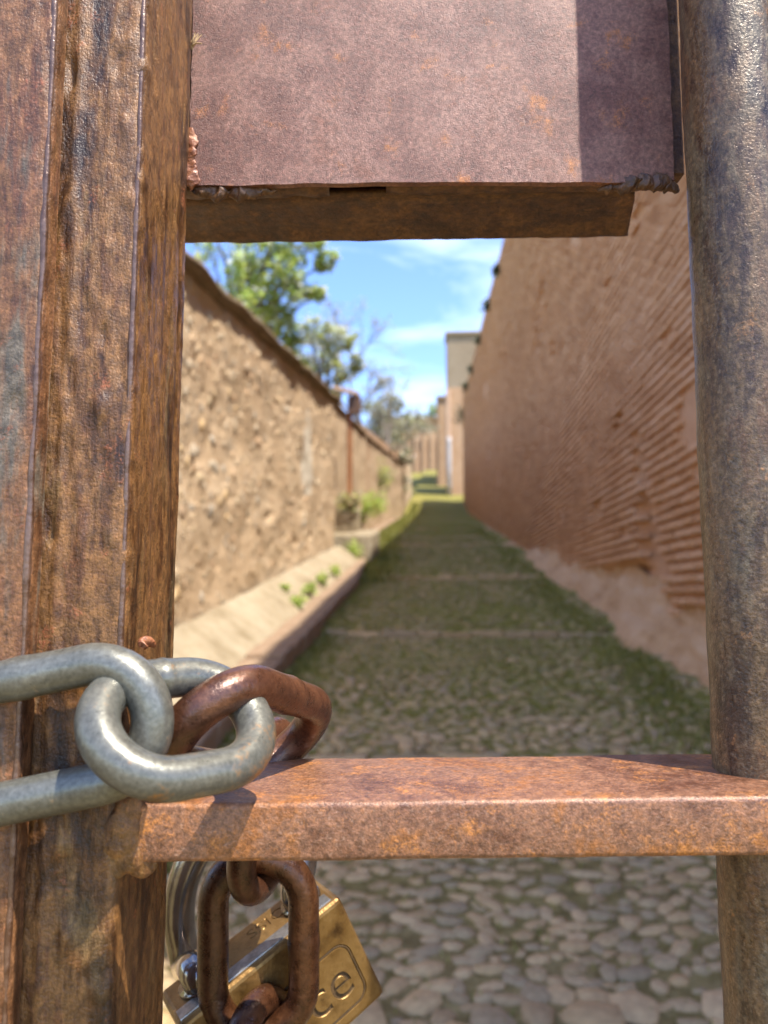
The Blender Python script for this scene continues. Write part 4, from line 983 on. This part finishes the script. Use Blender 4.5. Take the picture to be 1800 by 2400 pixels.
# ================================================================== CHAIN
chain = empty('chain', G(200, 2000, 0.22), 'steel chain wrapped round the gate stile, grey links turning to rusty ones', 'chain')
def linkobj(c, a, b, Lh, Wh, r, mat, label=None, weld=True):
    """one closed chain link: centre c, long axis a, lateral axis b, half length / width to the wire centre"""
    a = Vector(a).normalized(); b = Vector(b); b = (b - a * b.dot(a)).normalized()
    pts = []; st = Lh - Wh
    nA = 26
    for i in range(nA): t = -math.pi / 2 + math.pi * i / (nA - 1); pts.append(c + a * (st + Wh * math.cos(t)) + b * (Wh * math.sin(t)))
    for i in range(1, 10): pts.append(c + a * (st - 2 * st * i / 10) + b * Wh)
    for i in range(nA): t = math.pi / 2 + math.pi * i / (nA - 1); pts.append(c + a * (-st + Wh * math.cos(t)) + b * (Wh * math.sin(t)))
    for i in range(1, 10): pts.append(c + a * (-st + 2 * st * i / 10) - b * Wh)
    n = len(pts); mid = nA + 4; rad = []
    for i in range(n):
        q = r * (1 + 0.012 * noise.noise(pts[i] * 120))
        if weld and i == mid: q *= 1.07
        if weld and abs(i - mid) == 1: q *= 1.02
        rad.append(q)
    vs, fs = tube(pts, rad, 28, True)
    o = mesh('link', vs, fs, mat, chain, True)
    if label: o['label'] = label
    return o
Wr = 0.006
# 1: grey link lying across both stiles, running out of the picture at the left
a1 = Vector((1, 0.0, 0.20)); b1 = Vector((0.0, 0.04, 0.97))
e1 = P(356, 1668, 0.2185); LH, WH = 0.0350, 0.0166
c1 = e1 - a1.normalized() * LH
linkobj(c1, a1, b1, LH, WH, Wr, MAT['zinc'], 'large grey galvanised link at the left edge')
# 2: grey link through it, its far strand behind link 1 and its near strand in front
e2a = P(234, 1722, 0.2050); e2b = P(590, 1676, 0.2360); a2 = (e2b - e2a); c2 = (e2a + e2b) / 2
linkobj(c2, a2, Vector((-0.30, 0.72, 0.70)), a2.length / 2, 0.0172, Wr, MAT['zinc_rusting'], 'grey link browning at its far bend')
# 3: first rusty link, running back over the rail
e3a = P(446, 1684, 0.229); e3b = P(694, 1738, 0.293); a3 = (e3b - e3a); c3 = (e3a + e3b) / 2
linkobj(c3, a3, Vector((0.22, -0.72, 0.66)), a3.length / 2, 0.0176, 0.0063, MAT['chain_rust'], 'glossy red-brown link crossing the rail')
# 4: hangs behind the rail
e4a = P(637, 1716, 0.326); e4b = P(606, 2078, 0.326); a4 = e4a - e4b; c4 = (e4a + e4b) / 2
linkobj(c4, a4, Vector((0.32, 0.95, 0)), a4.length / 2, 0.0172, Wr, MAT['chain_rust'])
# 5: big dark link facing the camera below the rail
e5a = P(606, 2010, 0.326); e5b = P(606, 2420, 0.322); a5 = e5a - e5b; c5 = (e5a + e5b) / 2
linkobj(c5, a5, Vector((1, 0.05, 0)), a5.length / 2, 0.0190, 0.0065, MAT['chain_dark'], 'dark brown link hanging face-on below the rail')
# 6: next one down
e6a = P(612, 2345, 0.323); c6 = e6a - Vector((0, 0.004, 0.034))
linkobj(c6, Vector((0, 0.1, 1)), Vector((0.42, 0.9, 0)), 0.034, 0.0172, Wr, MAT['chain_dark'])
# 0: link off the left edge that carries the chain round the stile
c0 = c1 - a1.normalized() * (LH + 0.020) + Vector((-0.004, -0.002, 0)); linkobj(c0, Vector((1, -0.05, 0.15)), Vector((0, -0.75, 0.6)), 0.033, 0.0166, Wr, MAT['zinc'])
ca = c0 + Vector((-0.040, 0.026, -0.008)); linkobj(ca, Vector((0.55, -0.83, 0.05)), Vector((0, 0, 1)), 0.033, 0.0166, Wr, MAT['zinc'])
cb = ca + Vector((-0.006, 0.052, -0.004)); linkobj(cb, Vector((0.05, 1, 0.0)), Vector((0.9, 0, 0.4)), 0.033, 0.0166, Wr, MAT['zinc'])

# ================================================================== PADLOCK
lc = P(655, 2335, 0.372)
lock = empty('padlock', lc, 'brass padlock with steel shackle hanging behind the dark link under the rail', 'padlock')
Wd = Vector((0.765, 0.44, 0.45)).normalized()            # along the top edge, rising to the right
fn = Vector((0.50, -0.865, -0.005)); fn = (fn - Wd * fn.dot(Wd)).normalized()   # face towards the camera
Tp = fn.cross(Wd) * -1
if Tp.z < 0: Tp = -Tp
corner = P(797, 2100, 0.352)                             # front top right corner of the body
BWi, BHt, BTh = 0.082, 0.054, 0.032
def LK(a, b, c): return corner + Wd * a + Tp * b - fn * c     # a<=0 to the left, b<=0 down, c>=0 into the body
bm = hexa([LK(-BWi, -BHt, 0), LK(0, -BHt, 0), LK(0, 0, 0), LK(-BWi, 0, 0), LK(-BWi, -BHt, BTh), LK(0, -BHt, BTh), LK(0, 0, BTh), LK(-BWi, 0, BTh)], 0.0026, 3)
body = bm_obj('body', bm, MAT['brass'], lock)
RM = Matrix((Wd, Tp, fn)).transposed()                   # text plane: x along Wd, y along Tp, z out
def text_cutter(txt, size, a, b, plane='front', depth=0.0008):
    cu = bpy.data.curves.new('txt', 'FONT'); cu.body = txt; cu.size = size; cu.extrude = depth; cu.align_x = 'RIGHT' if plane == 'front' else 'CENTER'
    ob = bpy.data.objects.new('txt', cu); COL.objects.link(ob)
    if plane == 'front': ob.matrix_world = Matrix.Translation(LK(a, b, 0)) @ RM.to_4x4()
    else: ob.matrix_world = Matrix.Translation(LK(a, 0, b)) @ Matrix((Wd, -fn, Tp)).transposed().to_4x4()
    bpy.context.view_layer.update()
    me = bpy.data.meshes.new_from_object(ob.evaluated_get(bpy.context.evaluated_depsgraph_get()))
    me.transform(ob.matrix_world); bpy.data.objects.remove(ob); bpy.data.curves.remove(cu)
    q = bmesh.new(); q.from_mesh(me); bpy.data.meshes.remove(me); bmesh.ops.remove_doubles(q, verts=q.verts, dist=1e-6); return q
cut = bmesh.new()
join(cut, text_cutter('ce', 0.026, -0.0105, -0.0412, depth=0.0011))
# rounded frame groove
fx0, fx1, fy0, fy1, fr_ = -0.074, -0.0068, -0.0475, -0.0185, 0.0065
pts = []
for (cx, cy, a0) in ((fx1 - fr_, fy1 - fr_, 0), (fx0 + fr_, fy1 - fr_, 90), (fx0 + fr_, fy0 + fr_, 180), (fx1 - fr_, fy0 + fr_, 270)):
    for i in range(9): a = R(a0 + 90 * i / 8); pts.append(LK(cx + fr_ * math.cos(a), cy + fr_ * math.sin(a), 0.0))
vs, fs = tube(pts, 0.00085, 8, True)
q = bmesh.new(); vv = [q.verts.new(p) for p in vs]; [q.faces.new([vv[i] for i in f]) for f in fs]; bmesh.ops.recalc_face_normals(q, faces=q.faces); join(cut, q)
join(cut, text_cutter('SSIO', 0.0105, -0.030, 0.0185, 'top', 0.0006))
cme = bpy.data.meshes.new('cutter'); cut.to_mesh(cme); cut.free(); co_ = bpy.data.objects.new('cutter', cme); COL.objects.link(co_)
co_.location = (0, 0, 0)
try:
    md = body.modifiers.new('engrave', 'BOOLEAN'); md.object = co_; md.operation = 'DIFFERENCE'; md.solver = 'EXACT'
    try: md.use_self = True
    except Exception: pass
    bpy.context.view_layer.update()
    dg = bpy.context.evaluated_depsgraph_get(); nm = bpy.data.meshes.new_from_object(body.evaluated_get(dg))
    body.modifiers.clear()
    if len(nm.polygons) > 50: body.data = nm
except Exception as e: print('engrave failed', e)
bpy.data.objects.remove(co_)
MAT['groove_tone'] = m_simple('engraving_dark_tone', [(0.35, (0.05, 0.028, 0.010)), (0.65, (0.10, 0.055, 0.018))], 300, 0.7)  # dark tone laid inside the engraved strokes and frame
q = text_cutter('ce', 0.026, -0.0105, -0.0412, depth=0.0002)
for v in q.verts: v.co -= fn * 0.0010
bm_obj('engraved_letter', q, MAT['groove_tone'], lock)
vs, fs = tube(pts, 0.00045, 8, True); mesh('engraved_frame', [p - fn * 0.00055 for p in vs], fs, MAT['groove_tone'], lock)
# steel band along the front top edge and shackle collars
bm = hexa([LK(-BWi + 0.002, -0.0006, 0.0022), LK(-0.004, -0.0006, 0.0022), LK(-0.004, 0.0005, 0.0026), LK(-BWi + 0.002, 0.0005, 0.0026), LK(-BWi + 0.002, -0.0006, 0.0100), LK(-0.004, -0.0006, 0.0100), LK(-0.004, 0.0005, 0.0096), LK(-BWi + 0.002, 0.0005, 0.0096)])
bm_obj('steel_band', bm, MAT['steel_band'], lock)
hr = LK(-0.013, 0, 0.017); hl_ = LK(-0.066, 0, 0.017)
for h in (hr, hl_):
    vs, fs = tube([h + Tp * 0.0, h + Tp * 0.0016], 0.0098, 28); mesh('collar', vs, fs, MAT['steel'], lock, True)
sh = [hr - Tp * 0.004, hr + Tp * 0.006, P(706, 1990, 0.372), P(640, 1935, 0.374), P(555, 1925, 0.374), P(478, 1972, 0.372), P(432, 2060, 0.370), P(420, 2160, 0.370), P(438, 2260, 0.372), hl_ + Tp * 0.006, hl_ - Tp * 0.004]
vs, fs = tube(smooth_path(sh, 9), 0.0074, 28); mesh('shackle', vs, fs, MAT['steel'], lock, True)

# ================================================================== STRAW caught in the slit
st = empty('straw_wisp', G(447, 105, 0.292), 'few broken dry straws caught beside the panel edge', 'straw')
for i in range(6):
    r0 = random.Random(i); a = G(447 + r0.uniform(-4, 4), 108 + r0.uniform(-6, 10), 0.2915); b = G(462 + r0.uniform(-6, 16), 82 + r0.uniform(-8, 22), 0.2915 - r0.uniform(0, .002))
    vs, fs = tube([a, a.lerp(b, 0.5) + Vector((0, -0.0005, r0.uniform(-.001, .001))), b], [0.00035, 0.0003, 0.0002], 6); mesh('stalk', vs, fs, MAT['straw'], st)
